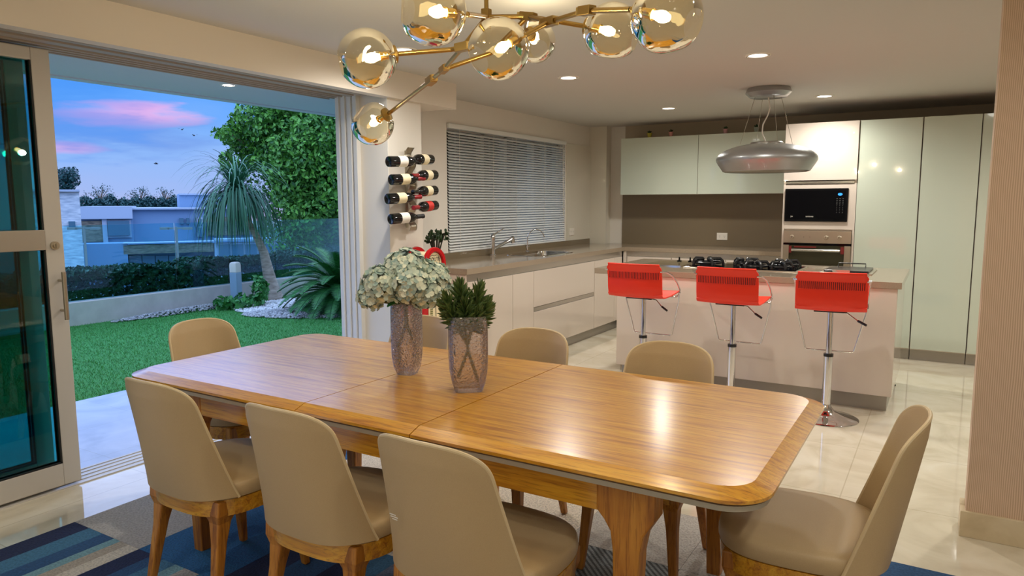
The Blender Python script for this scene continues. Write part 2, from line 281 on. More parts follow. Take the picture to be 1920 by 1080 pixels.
# ------------------------------------------------------------------ mesh builder
class MB:
    def __init__(s): s.v = []; s.f = []; s.mi = []; s.sm = []
    def add(s, vs, fs, mi=0, smooth=False, M=None):
        o = len(s.v)
        s.v += [tuple(M @ Vector(p)) if M else tuple(p) for p in vs]
        s.f += [tuple(o+i for i in f) for f in fs]; s.mi += [mi]*len(fs); s.sm += [smooth]*len(fs); return s
    def box(s, a, b, mi=0, M=None):
        x0, y0, z0 = a; x1, y1, z1 = b
        vs = [(x0, y0, z0), (x1, y0, z0), (x1, y1, z0), (x0, y1, z0), (x0, y0, z1), (x1, y0, z1), (x1, y1, z1), (x0, y1, z1)]
        return s.add(vs, [(0, 3, 2, 1), (4, 5, 6, 7), (0, 1, 5, 4), (1, 2, 6, 5), (2, 3, 7, 6), (3, 0, 4, 7)], mi, False, M)
    def cbox(s, c, d, mi=0, M=None):
        return s.box([c[i]-d[i]/2 for i in range(3)], [c[i]+d[i]/2 for i in range(3)], mi, M)
    def rings(s, rs, mi=0, smooth=True, cap0=True, cap1=True, closed=True):
        n = len(rs[0]); o = len(s.v); fs = []
        for r in rs: s.v += [tuple(p) for p in r]
        m = n if closed else n-1
        for k in range(len(rs)-1):
            for i in range(m):
                j = (i+1) % n; fs.append((o+k*n+i, o+k*n+j, o+(k+1)*n+j, o+(k+1)*n+i))
        nf = len(fs)
        if cap0: fs.append(tuple(o+i for i in reversed(range(n))))
        if cap1: fs.append(tuple(o+(len(rs)-1)*n+i for i in range(n)))
        s.f += fs; s.mi += [mi]*len(fs); s.sm += [smooth]*nf + [False]*(len(fs)-nf); return s
    def lathe(s, prof, c=(0, 0, 0), n=32, mi=0, cap0=True, cap1=True, M=None, smooth=True):
        rs = []
        for (r, z) in prof:
            ring = [Vector((r*cos(2*pi*i/n), r*sin(2*pi*i/n), z)) for i in range(n)]
            ring = [(M @ p if M else p) + Vector(c) for p in ring]; rs.append(ring)
        return s.rings(rs, mi, smooth, cap0, cap1)
    def tube(s, pts, r, n=10, mi=0, cap=True, closed=False):
        pts = [Vector(p) for p in pts]; rr = r if isinstance(r, (list, tuple)) else [r]*len(pts)
        rs = []; pn = None
        for i, p in enumerate(pts):
            a = pts[i-1] if (i > 0 or closed) else p; b = pts[(i+1) % len(pts)] if (i < len(pts)-1 or closed) else p
            t = (b-a); t = t.normalized() if t.length > 1e-9 else Vector((0, 0, 1))
            if pn is None:
                h = Vector((0, 0, 1)) if abs(t.z) < 0.9 else Vector((1, 0, 0)); u = t.cross(h).normalized()
            else:
                u = pn - t*pn.dot(t); u = u.normalized() if u.length > 1e-6 else t.orthogonal().normalized()
            pn = u; w = t.cross(u)
            rs.append([p + (u*cos(2*pi*k/n) + w*sin(2*pi*k/n))*rr[i] for k in range(n)])
        if closed: rs.append(rs[0])
        return s.rings(rs, mi, True, cap and not closed, cap and not closed)
    def cyl(s, a, b, r, n=20, mi=0, r2=None): 
        return s.tube([a, b], [r, r if r2 is None else r2], n, mi)
    def sphere(s, c, r, n=16, m=10, mi=0, sc=(1, 1, 1), M=None):
        rs = []
        for k in range(m+1):
            t = pi*k/m; rr = max(sin(t), 1e-4)
            ring = [Vector((rr*cos(2*pi*i/n)*r*sc[0], rr*sin(2*pi*i/n)*r*sc[1], -cos(t)*r*sc[2])) for i in range(n)]
            rs.append([(M @ p if M else p) + Vector(c) for p in ring])
        return s.rings(rs, mi, True, True, True)
    def grid(s, fn, nu, nv, mi=0, smooth=True, flip=False):
        o = len(s.v)
        for j in range(nv+1):
            for i in range(nu+1): s.v.append(tuple(fn(i/nu, j/nv)))
        for j in range(nv):
            for i in range(nu):
                a = o+j*(nu+1)+i; q = (a, a+1, a+nu+2, a+nu+1)
                s.f.append(q[::-1] if flip else q); s.mi.append(mi); s.sm.append(smooth)
        return s
    def build(s, name, mats, parent=None, bevel=0, seg=2, loc=None):
        me = bpy.data.meshes.new(name); me.from_pydata(s.v, [], s.f)
        if not isinstance(mats, (list, tuple)): mats = [mats]
        for m in mats: me.materials.append(m)
        me.polygons.foreach_set('material_index', s.mi); me.polygons.foreach_set('use_smooth', s.sm); me.update()
        if any(s.sm) and len(s.f) < 9000:
            bm = bmesh.new(); bm.from_mesh(me)
            for e in bm.edges:
                if len(e.link_faces) == 2 and e.calc_face_angle(0) > R(38): e.smooth = False
            bm.to_mesh(me); bm.free()
        o = bpy.data.objects.new(name, me); COL.objects.link(o)
        if parent: o.parent = parent
        if loc: o.location = loc
        if bevel:
            b = o.modifiers.new('bevel', 'BEVEL'); b.width = bevel; b.segments = seg; b.limit_method = 'ANGLE'; b.angle_limit = R(40)
        return o
def tag(o, label=None, cat=None, group=None, kind=None):
    if label: o['label'] = label
    if cat: o['category'] = cat
    if group: o['group'] = group
    if kind: o['kind'] = kind
    return o
def empty(name, loc, rz=0, label=None, cat=None, group=None, kind=None):
    o = bpy.data.objects.new(name, None); COL.objects.link(o); o.location = loc; o.rotation_euler = (0, 0, rz); o.empty_display_size = 0.1
    return tag(o, label, cat, group, kind)
def copy_tree(o, parent=None):
    c = o.copy(); COL.objects.link(c)
    if parent: c.parent = parent; c.matrix_parent_inverse = o.matrix_parent_inverse
    for ch in o.children: copy_tree(ch, c)
    return c
def struct(o, label=None):
    o['kind'] = 'structure'
    if label: o['label'] = label
    return o
def box(name, a, b, m, parent=None, bevel=0):
    """box mesh with its origin at its own base centre"""
    c = ((a[0]+b[0])/2, (a[1]+b[1])/2, min(a[2], b[2]))
    if parent: return MB().box(a, b).build(name, m, parent, bevel)
    return MB().box([a[i]-c[i] for i in range(3)], [b[i]-c[i] for i in range(3)]).build(name, m, None, bevel, loc=c)
def text_mesh(name, body, size, m, parent, loc, rot, extrude=0.0006, sx=1.0, align='CENTER'):
    cu = bpy.data.curves.new(name, 'FONT'); cu.body = body; cu.size = size; cu.extrude = extrude; cu.align_x = align; cu.align_y = 'CENTER'
    tmp = bpy.data.objects.new(name+'_tmp', cu); COL.objects.link(tmp)
    dg = bpy.context.evaluated_depsgraph_get(); me = bpy.data.meshes.new_from_object(tmp.evaluated_get(dg))
    bpy.data.objects.remove(tmp); me.materials.clear(); me.materials.append(m)
    o = bpy.data.objects.new(name, me); COL.objects.link(o); o.parent = parent; o.location = loc; o.rotation_euler = rot; o.scale = (sx, 1, 1)
    return o

# ================================================================== ROOM SHELL
WX = -3.85          # left wall plane
struct(box('floor', (WX-0.08, -2.6, -0.08), (3.2, 8.5, 0.0), floorm), 'polished cream marble floor of the dining room and kitchen')
struct(box('ceiling', (WX-0.2, -2.6, CEIL), (3.2, 8.5, CEIL+0.1), ceilm), 'plain painted ceiling over dining room and kitchen')
struct(box('wall_rear', (WX-0.2, -2.7, 0), (3.2, -2.6, CEIL), wallm), 'painted wall behind the camera')
struct(box('wall_right', (3.2, -2.7, 0), (3.3, 8.5, CEIL), wallm), 'painted wall on the right of the room')
struct(box('wall_back', (WX-0.2, 8.38, 0), (3.2, 8.5, CEIL), wallm), 'kitchen back wall above the cabinets')
# left wall before the door opening, and around the kitchen window
struct(box('wall_left', (WX-0.2, -2.6, 0), (WX, -0.75, CEIL), wallm), 'left wall before the sliding door')
wl = MB()
WY0, WY1, WZ0, WZ1 = 5.24, 7.565, 1.0, 2.16
wl.box((WX-0.2, 4.12, 0), (WX, WY0, CEIL)); wl.box((WX-0.2, WY1, 0), (WX, 8.38, CEIL))
wl.box((WX-0.2, WY0, 0), (WX, WY1, WZ0)); wl.box((WX-0.2, WY0, WZ1), (WX, WY1, CEIL))
struct(wl.build('wall_window', wallm), 'tiled kitchen wall around the window')
# thin glossy tile skin on the lower (below 2.16) wall right of the window
struct(box('trim_1', (WX, WY1+0.03, 1.0), (WX+0.012, 8.24, 2.14), tilem), 'glossy cream tiles right of the window')
struct(box('wall_pillar', (WX, 8.24, 0.0), (-3.62, 8.38, CEIL), tilem), 'glossy corner pillar between window wall and back wall')
struct(box('wall_column', (WX-0.01, 3.93, 0), (-3.40, 4.31, CEIL), wallm, bevel=0.004), 'white column carrying the wine rack')
# dropped pelmet beam above the sliding door
pm = MB(); pm.box((-3.44, -2.6, 2.185), (-3.36, 4.71, CEIL)); pm.box((WX+0.001, 3.96, 2.19), (-3.44, 4.71, CEIL))
struct(pm.build('trim_2', beamm), 'dropped beam above the sliding door')
# wood-clad partition on the right, with its stone skirting
struct(box('wall_partition', (0.150, 3.56, 0.11), (3.2, 3.70, CEIL), laminate, bevel=0.003), 'partition clad in pale vertical grain laminate')
struct(box('baseboard_partition', (0.131, 3.545, 0.0), (3.2, 3.71, 0.115), skirtm, bevel=0.002), 'stone skirting below the laminate partition')
struct(box('wall_upper', (-5.30, -8, 2.56), (3.3, 16, 6.0), mat('upper_storey_render', srgb(190, 186, 180), 0.9)), 'upper storey of the house above porch and room')
struct(box('wall_facade', (-4.05, 8.5, -0.1), (-3.9, 16, 2.5), mat('facade_render', srgb(190, 186, 180), 0.9)), 'outer house wall beyond the kitchen')
# door head frame, tracks and right jamb
dh = MB()
dh.box((-3.98, -0.75, 2.235), (-3.445, 3.925, 2.38))
for xx, w_ in ((-3.955, .008), (-3.90, .008), (-3.845, .008), (-3.79, .008), (-3.70, .03), (-3.60, .02), (-3.52, .02)): dh.box((xx-w_, -0.75, 2.212), (xx+w_, 3.925, 2.235))
struct(dh.build('trim_3', mat('head_frame_paint', srgb(168, 156, 144), 0.45), bevel=0.002), 'head frame with grooves above the sliding door')  # frame colour darkened to stand in for shade behind the beam
jb = MB()
jb.box((-3.86, 3.90, 0), (-3.66, 3.955, 2.235))
for xx in (-3.858, -3.80, -3.742, -3.688): jb.box((xx, 3.885, 0), (xx+0.034, 3.90, 2.235))
struct(jb.build('trim_4', mat('jamb_paint', srgb(226, 224, 220), 0.35), bevel=0.002), 'right jamb frame of the sliding door')
tk = MB()
tk.box((-3.99, -0.75, -0.02), (-3.775, 3.90, 0.006))
for xx in (-3.965, -3.92, -3.87, -3.82): tk.box((xx-0.004, -0.75, 0.006), (xx+0.004, 3.90, 0.010))
struct(tk.build('trim_5', framem, bevel=0.001), 'aluminium floor track of the sliding door')

# sliding door panels
def slider(name, xc, y0, y1, label, lock, th=0.045):
    t = empty(name, (xc, (y0+y1)/2, 0.02), label=label); t['kind'] = 'structure'
    h = 2.195-0.02; w = (y1-y0)/2; S = 0.085
    fr = MB(); fr.box((-th/2, w-S, 0), (th/2, w, h)); fr.box((-th/2, -w, 0), (th/2, -w+S, h)); fr.box((-th/2, -w+S, 0), (th/2, w-S, 0.115)); fr.box((-th/2, -w+S, h-0.06), (th/2, w-S, h))
    fo = fr.build('door_frame', framem, t, bevel=0.004)
    MB().box((-0.004, -w+S, 0.115), (0.004, w-S, h-0.06)).build('glass_pane', doorg, t)
    gk = MB(); d = 0.008
    for sx in (-1, 1):
        x0, x1 = (sx*th/2*0.9, sx*th/2*0.55); x0, x1 = min(x0, x1), max(x0, x1)
        gk.box((x0, w-S-d, 0.115), (x1, w-S, h-0.06)); gk.box((x0, -w+S, 0.115), (x1, w-S, 0.115+d))
    gk.build('gasket', rubber, fo)
    MB().box((-th/2-0.004, -w+S, 1.205), (th/2+0.004, w-S, 1.305)).build('mid_rail', alum if lock else framem, t, bevel=0.002)
    if lock:
        k = MB(); k.cyl((th/2, w-0.045, 1.225), (th/2+0.012, w-0.045, 1.225), 0.021, 24); k.cyl((th/2+0.012, w-0.045, 1.225), (th/2+0.02, w-0.045, 1.225), 0.012, 20); k.box((th/2+0.02, w-0.047, 1.213), (th/2+0.026, w-0.043, 1.237)); k.build('lock', steel, fo)
        hd = MB(); hd.tube([(th/2+0.05, w-0.036, 0.855), (th/2+0.05, w-0.036, 1.095)], 0.011, 16)
        for z in (0.90, 1.05): hd.cyl((th/2, w-0.036, z), (th/2+0.05, w-0.036, z), 0.007, 12)
        hd.build('pull_handle', steel, fo)
    return t
slider('door_1', -3.805, 0.55, 1.90, 'front sliding door panel with green glass, lock and pull handle', True)
slider('door_2', -3.915, 0.50, 1.83, 'sliding door panel standing behind the front panel', False)
# kitchen window
wn = empty('window_1', (WX-0.12, (WY0+WY1)/2, WZ0), label='kitchen window behind the venetian blind'); wn['kind'] = 'structure'
hw = (WY1-WY0)/2; hh = WZ1-WZ0; m_ = MB()
m_.box((-0.03, -hw, 0), (0.03, -hw+0.05, hh)); m_.box((-0.03, hw-0.05, 0), (0.03, hw, hh)); m_.box((-0.03, -hw, 0), (0.03, hw, 0.05)); m_.box((-0.03, -hw, hh-0.05), (0.03, hw, hh))
for yy in (-0.45, -0.02, 0.56): m_.box((-0.03, yy-0.03, 0), (0.03, yy+0.03, hh))
m_.box((-0.02, 0.56, 0.62), (0.02, hw, 0.65)); m_.box((-0.02, 0.86, 0), (0.02, 0.89, hh))
m_.build('window_frame', framem, wn, bevel=0.003)
MB().box((-0.003, -hw, 0), (0.003, hw, hh)).build('glass_pane', plaing, wn)
# outside face seen dimly through the blind
struct(box('wall_outer', (-4.75, 5.02, -0.1), (-4.65, 6.15, 3.0), mat('outer_wall', srgb(176, 184, 190), 0.8)), 'side wall of the house outside the kitchen window')

# venetian blind
vb = empty('venetian_blind', (WX-0.005, (WY0+WY1)/2, WZ0), label='white venetian blind covering the kitchen window', cat='blind')
MB().box((-0.035, -hw+0.01, hh-0.045), (0.03, hw-0.01, hh-0.003)).build('head_rail', slatm, vb, bevel=0.003)
sl = MB(); z = 0.035; k = 0
while z < hh-0.055:
    dz = 0.0115
    sl.add([(-0.0165, -hw+0.015, z+dz), (0.001, -hw+0.015, z+0.002), (0.0165, -hw+0.015, z-dz), (-0.0165, hw-0.015, z+dz), (0.001, hw-0.015, z+0.002), (0.0165, hw-0.015, z-dz)], [(0, 1, 4, 3), (1, 2, 5, 4)])
    z += 0.0255
so = sl.build('slats', slatm, vb); sm = so.modifiers.new('thick', 'SOLIDIFY'); sm.thickness = 0.0012
MB().box((-0.02, -hw+0.015, 0.0), (0.02, hw-0.015, 0.018)).build('bottom_rail', slatm, vb, bevel=0.003)
for yy in (-hw+0.17, -0.42, 0.02, 0.62, hw-0.15):
    cd = MB(); cd.box((0.0235, yy-0.0012, 0.02), (0.0255, yy+0.0012, hh-0.04)); cd.box((-0.0255, yy-0.0012, 0.02), (-0.0235, yy+0.0012, hh-0.04)); cd.box((-0.0255, yy-0.0012, 0.0195), (0.0255, yy+0.0012, 0.0205)); cd.build('ladder_cord', whitep, vb)
wd = MB(); wd.cyl((0.04, hw-0.10, 0.30), (0.03, hw-0.10, hh-0.05), 0.004, 8); wd.build('tilt_wand', whitep, vb)

# ================================================================== CEILING LIGHTS
def downlight(x, y, label, r=0.078, z=CEIL):
    t = empty('downlight', (x, y, z), label=label, cat='ceiling light', group='recessed ceiling downlights')
    MB().lathe([(r*0.72, -0.001), (r*0.74, -0.006), (r, -0.006), (r+0.004, -0.001)], n=36, cap0=False, cap1=False).build('trim_ring', whitep, t)
    MB().lathe([(0.0005, -0.0035), (r*0.74, -0.0035)], n=36, cap0=False, cap1=False).build('lens', downm, t)
    for s in (-1, 1): MB().cyl((s*r*0.86, 0, -0.006), (s*r*0.86, 0, -0.010), 0.006, 10).build('spring_cap', toem, t)
DL = ['round ceiling downlight half hidden behind the leftmost globe', 'round ceiling downlight in front of the kitchen window', 'round ceiling downlight over the left kitchen corner', 'round ceiling downlight nearest the camera above the red stools', 'round ceiling downlight between hood mount and tall cabinets']
for (x, y), l in zip(DOWN[:5], DL): downlight(x, y, l)
for (x, y), l_ in zip(DOWN[5:], ('behind the partition near the tall cabinets', 'behind the partition above the kitchen passage', 'beside the camera near the left wall', 'directly left of the camera position', 'directly right of the camera position', 'between camera and laminate partition', 'near the right wall', 'in the far rear right corner', 'in the middle of the rear row', 'in the rear left corner')): downlight(x, y, 'round ceiling downlight '+l_)  # unseen fixtures for the added fill lamps

# ================================================================== CHANDELIER
def at(px, py, D):
    v = fw*F_PX + rt2*(px-960) - up2*(py-540); return CAM + v*(D/F_PX)
hub = at(912, 32, 2.55)
CH = empty('chandelier', (hub.x, hub.y, CEIL), label='brass branching chandelier with seven blown amber glass globes', cat='chandelier')
O = Vector((hub.x, hub.y, CEIL))
P = lambda px, py, D: at(px, py, D) - O
H0 = hub - O
def rod(a, b, r=0.0085): MB().cyl(a, b, r, 12).build('arm', brass, CH)
def joint(c, d, L_=0.05, s=0.019):
    L_ *= 1.25; s *= 1.5
    d = Vector(d).normalized(); q = d.to_track_quat('X', 'Z').to_matrix().to_4x4(); M = Matrix.Translation(c) @ q
    MB().box((-L_/2, -s/2, -s/2), (L_/2, s/2, s/2), 0, M).build('joint', brass, CH, bevel=0.002)
    MB().box((-L_/2-0.012, -s*0.42, -s*0.42), (-L_/2+0.001, s*0.42, s*0.42), 0, M).build('joint_clamp', brassb, CH, bevel=0.001)
MB().cyl(H0, (0, 0, -0.02), 0.008, 14).build('stem', brass, CH)
MB().lathe([(0.01, -0.035), (0.055, -0.030), (0.065, -0.005), (0.065, 0)], n=32).build('ceiling_rose', brass, CH)
joint(H0, (0, 0, 1), 0.045)
def globe(cx, cy, D, sx, sy, sD, seed, rad=0.098):
    c = P(cx, cy, D); s = P(sx, sy, sD)
    ax = (s-c).normalized(); q = ax.to_track_quat('Z', 'X').to_matrix().to_4x4()
    t = MB(); rnd = random.Random(seed)
    dents = [(Vector((rnd.uniform(-1, 1), rnd.uniform(-1, 1), rnd.uniform(-0.7, 0.5))).normalized(), rnd.uniform(0.035, 0.07)) for _ in range(3)]
    n, m = 48, 30; rs = []
    for k in range(m+1):
        th = 0.16 + (pi*0.86-0.16)*k/m
        ring = []
        for i in range(n):
            d = Vector((sin(th)*cos(2*pi*i/n), sin(th)*sin(2*pi*i/n), cos(th)))
            r = rad
            for dd, am in dents:
                a = max(0, d.dot(dd)-0.72)/0.28; r -= rad*am*1.9*a*a*(3-2*a)
            ring.append(q @ (d*r) + c)
        rs.append(ring)
    t.rings(rs, 0, True, False, False); g = t.build('glass_globe', globeg, CH)
    top = c + ax*rad*0.98
    sk = MB(); sk.cyl(top+ax*0.004, c+ax*rad*0.46, 0.014, 18); sk.cyl(c+ax*rad*0.50, c+ax*rad*0.44, 0.017, 18); sko = sk.build('lamp_socket', brassb, CH)
    MB().lathe([(0.010, 0.012), (0.030, 0.004), (0.031, -0.004), (0.012, -0.006)], n=24, M=q, c=top).build('globe_cup', brass, CH)
    bp = c + ax*rad*0.20
    b = MB(); b.lathe([(0.002, -0.030), (0.010, -0.027), (0.0165, -0.012), (0.017, 0.0), (0.011, 0.02), (0.009, 0.03)], n=20, M=q, c=bp); b.build('bulb', bulbm, sko)
    rod(s, top)
    l = lamp('chandelier_lamp', 'POINT', bp - ax*0.045, CH_P, WARM, 0.02, parent=CH)
    return c
CH_P = 3.3
GL = [(688, 110, 2.39, 745, 101, 2.42, 1), (698, 232, 3.20, 734, 209, 3.13, 2), (811, 22, 2.06, 876, 27, 2.14, 3), (935, 92, 2.27, 985, 66, 2.33, 4), (1002, 78, 3.25, 985, 52, 3.10, 5), (1148, 60, 2.44, 1108, 51, 2.47, 6), (1250, 33, 1.95, 1182, 18, 2.02, 7)]
J1 = P(990, 31, 2.52); J2 = P(1030, 41, 2.38); J3 = P(1100, 20, 2.20); J4 = P(868, 88, 2.42); J5 = P(846, 93, 2.45); J6 = P(832, 130, 2.62); J7 = P(808, 151, 2.75)
for g in GL: globe(*g, rad=0.098 if g[6] not in (2, 5) else 0.096)
rod(H0, J1); rod(J1, J2); rod(J2, J3); rod(J3, P(1182, 18, 2.02)); rod(J2, P(985, 66, 2.33)); rod(J1, P(1108, 51, 2.47)); rod(J1, P(985, 52, 3.10))
rod(H0, P(876, 27, 2.14)); rod(H0, J4); rod(J4, J5); rod(J5, P(745, 101, 2.42)); rod(J4, J6); rod(J6, J7); rod(J7, P(734, 209, 3.13)); rod(J6, P(920, 100, 2.62)); rod(P(920, 100, 2.62), J1)
joint(J1, J2-H0, 0.05); joint(J2, J3-J2, 0.06); joint(J3, P(1182, 18, 2.02)-J2, 0.05); joint(J4, J5-J4, 0.045); joint(J6, J7-J6, 0.04, 0.016); joint(J7, P(734, 209, 3.13)-J6, 0.045)

# ================================================================== DINING TABLE
TX0, TX1, TY0, TY1 = -2.965, -0.325, 1.675, 2.765
TC = Vector(((TX0+TX1)/2, (TY0+TY1)/2, 0))
TB = empty('dining_table', TC, label='long extending oak dining table with rounded corners', cat='table')
hx = (TX1-TX0)/2; hy = (TY1-TY0)/2; SX = 0.258
def end_ring(side, inset, z, r=0.12, n=10):
    pts = [(side*SX, -hy+inset), ]
    rr = max(r-inset*0.6, 0.02); xe = hx-inset; ye = hy-inset
    for k in range(n+1):
        a = -pi/2 + (pi/2)*k/n; pts.append((side*(xe-rr+rr*cos(a)), -(ye-rr)+rr*sin(a)))
    for k in range(n+1):
        a = (pi/2)*k/n; pts.append((side*(xe-rr+rr*cos(a)), (ye-rr)+rr*sin(a)))
    pts.append((side*SX, hy-inset))
    pts = [(x, y, z) for x, y in pts]
    return pts if side > 0 else pts[::-1]
def leaf(side):
    m = MB(); m.rings([end_ring(side, 0.014, 0.716), end_ring(side, 0.0, 0.724), end_ring(side, 0.0, 0.733), end_ring(side, 0.048, 0.750)], 0, False); o = m.build('table_leaf', oak_x, TB)
    m = MB(); m.rings([end_ring(side, 0.012, 0.700), end_ring(side, 0.008, 0.716)], 0, False); m.build('leaf_underlay', mat_under, TB)
mat_under = mat('grey_underlay', srgb(176, 168, 152), 0.5)
leaf(1); leaf(-1)
g = 0.004
def mid_ring(inset, z): return [(-SX+g, -hy+inset, z), (SX-g, -hy+inset, z), (SX-g, hy-inset, z), (-SX+g, hy-inset, z)]
MB().rings([mid_ring(0.014, 0.716), mid_ring(0, 0.724), mid_ring(0, 0.733), mid_ring(0.048, 0.750)], 0, False).build('table_leaf', oak_x, TB)
MB().rings([mid_ring(0.012, 0.700), mid_ring(0.008, 0.716)], 0, False).build('leaf_underlay', mat_under, TB)
AY = 0.485; AX = hx-0.37-0.07
for q_ in (-1, 1): MB().cbox((0, q_*(AY-0.0125), 0.6525), (2*AX, 0.025, 0.095)).build('apron_rail', oak_x, TB, bevel=0.002)
for q_ in (-1, 1): MB().box((q_*(hx-0.37)-0.012, -AY+0.07, 0.605), (q_*(hx-0.37)+0.012, AY-0.07, 0.700)).build('apron_end', oak_y, TB, bevel=0.002)
def table_leg(sx, sy):
    # profile in the XZ plane: flares into the apron on both sides, tapers down
    prof = [(0.700, -0.085, 0.085), (0.610, -0.085, 0.085), (0.585, -0.062, 0.070), (0.555, -0.043, 0.052), (0.50, -0.036, 0.042), (0.3, -0.032, 0.036), (0.0, -0.024, 0.028)]
    m = MB(); rs = []
    cx = sx*(hx-0.37); cy = sy*(AY-0.032)
    for z, a, b in prof:
        dy = 0.036 - 0.010*(0.7-z)/0.7
        rs.append([(cx+a, cy-dy, z), (cx+b, cy-dy, z), (cx+b, cy+dy, z), (cx+a, cy+dy, z)])
    m.rings(rs[::-1], 0, False); m.build('leg', oak_z, TB, bevel=0.006)
for sx in (-1, 1):
    for sy in (-1, 1): table_leg(sx, sy)

# ================================================================== DINING CHAIRS
def sup(a, hw_, hd, n=3.0):
    c, s = cos(a), sin(a); return Vector((hw_*math.copysign(abs(c)**(2/n), c), hd*math.copysign(abs(s)**(2/n), s)))
def make_chair():
    t = empty('dining_chair', (0, 0, 0))
    N_ = 48
    def ring(sc, z, dome=0.0): return [(*(sup(2*pi*i/N_, 0.243, 0.235)*sc), z) for i in range(N_)]
    m = MB(); m.rings([ring(0.95, 0.402), ring(0.985, 0.406), ring(1.0, 0.418), ring(1.0, 0.438), ring(0.985, 0.452), ring(0.955, 0.459), ring(0.85, 0.463), ring(0.6, 0.465), ring(0.25, 0.466)]); m.build('seat', leather, t)
    m = MB(); m.rings([ring(0.86, 0.342), ring(0.965, 0.342), ring(0.985, 0.402), ring(0.86, 0.402)], 0, True, False, False); m.rings([ring(0.86, 0.342), ring(0.86, 0.402)][::-1], 0, True, False, False); m.build('seat_frame', oak_x, t)
    for sx in (-1, 1):
        for sy in (-1, 1):
            top = Vector((sx*0.158, sy*0.151, 0.400)); bot = Vector((sx*0.190, sy*0.195 if sy > 0 else sy*0.225, 0.0))
            rs = []
            for f, wx, wy in ((0, 0.046, 0.046), (0.13, 0.041, 0.041), (0.21, 0.028, 0.028), (0.4, 0.0205, 0.021), (1.0, 0.0135, 0.014)):
                p = top.lerp(bot, f); rs.append([(p.x+a*wx, p.y+b*wy, p.z) for a, b in ((-1, -1), (1, -1), (1, 1), (-1, 1))])
            MB().rings(rs[::-1], 0, False).build('leg', oak_z, t, bevel=0.006)
    # back shell
    TH = 0.020
    def surf(u, v, off=0.0):
        # u -1..1 , v 0..1
        vv = v
        a = -pi/2 + u*R(66)
        b = sup(a, 0.246, 0.242); 
        lean = 0.085
        tw = 0.180
        topx = u*tw*1.0; topy = -0.242 - lean + 0.050*(abs(u)**2.2)
        e = vv**0.72
        e2 = vv**0.95
        x = b.x*(1-e) + topx*e; y = b.y*(1-e2) + topy*e2
        z = 0.408 + 0.430*vv
        return Vector((x, y, z))
    def umax(v):
        # side outline: slopes in from the front lower corner then rounded top corners
        w = 1.0
        if v > 0.77: q = (v-0.77)/0.23; w = (1-q**3.0)**(1/3.0) if q < 1 else 0.0
        return max(0.52*0 + w, 0.0)
    nu, nv = 36, 40
    vs = [1-(1-j/nv)**1.5 for j in range(nv+1)]
    def pt(i, j, side):
        v = vs[j]; U = umax(min(v, 0.9995)); u = (-1+2*i/nu)*U
        p = surf(u, v)
        e = 1e-3; du = surf(u+e, v)-surf(u-e, v); dv = surf(u, min(v+e, 1))-surf(u, max(v-e, 0))
        n = du.cross(dv).normalized()
        # thin the shell to a rounded edge
        ed = max(abs(-1+2*i/nu), 0)**14
        th = TH*(1-0.55*ed)*(0.45+0.55*min(1, (1-v)*8)) 
        return p + n*(th/2 if side else -th/2)
    m = MB(); o = 0
    for side in (0, 1):
        for j in range(nv+1):
            for i in range(nu+1): m.v.append(tuple(pt(i, j, side)))
    K = (nu+1)*(nv+1)
    for j in range(nv):
        for i in range(nu):
            a = j*(nu+1)+i; q = (a, a+1, a+nu+2, a+nu+1)
            m.f.append(q[::-1]); m.f.append(tuple(K+x for x in q))
    edge = [j*(nu+1) for j in range(nv+1)] + [nv*(nu+1)+i for i in range(1, nu+1)] + [j*(nu+1)+nu for j in range(nv-1, -1, -1)] + [i for i in range(nu-1, 0, -1)]
    for a, b in zip(edge, edge[1:]+edge[:1]): m.f.append((a, b, K+b, K+a))
    m.mi = [0]*len(m.f); m.sm = [True]*len(m.f)
    bk = m.build('backrest', leather, t)
    pth = [ (Vector(m.v[k])+Vector(m.v[K+k]))/2 for k in edge[:nv+1+nu+nv] ]
    # drop duplicates
    q = [pth[0]]
    for p_ in pth[1:]:
        if (p_-q[-1]).length > 0.006: q.append(p_)
    MB().tube(q, 0.0058, 8).build('piping', pipem, bk)
    return t
CH0 = make_chair()
chairs = [
    (-2.31, 1.70, 0.0, 'tan leather dining chair seen from behind, leftmost on the near long side'),
    (-1.67, 1.705, 0.0, 'tan leather dining chair seen from behind, middle one on the near long side'),
    (-1.105, 1.69, R(-2), 'tan leather dining chair with a small pale mark on its back, seen from behind'),
    (-2.33, 2.66, pi, 'tan leather dining chair on the far long side, mostly hidden behind the vases'),
    (-1.63, 2.62, pi, 'tan leather dining chair on the far long side in front of the white drawers'),
    (-0.965, 2.62, pi, 'tan leather dining chair on the far long side in front of the kitchen island'),
    (-2.98, 2.27, -pi/2, 'tan leather dining chair at the table end nearest the garden'),
    (-0.33, 2.28, pi/2+R(3), 'tan leather dining chair at the right table end beside the laminate partition'),
]
for i, (x, y, rz, lab) in enumerate(chairs):
    c = CH0 if i == 0 else copy_tree(CH0)
    c.location = (x, y, 0.012); c.rotation_euler = (0, 0, rz); tag(c, lab, 'chair', 'dining chairs around the oak table')
    if i == 2:
        mk = MB()
        for k, (dx, w) in enumerate(((0, 0.022), (0.004, 0.026), (0.010, 0.018))): mk.add([(-0.115+dx, -0.3005, 0.610-k*0.006), (-0.115+dx+w, -0.3005, 0.609-k*0.006), (-0.115+dx+w, -0.3004, 0.6115-k*0.006), (-0.115+dx, -0.3004, 0.6125-k*0.006)], [(0, 1, 2, 3)])
        MARK = (mk, c)

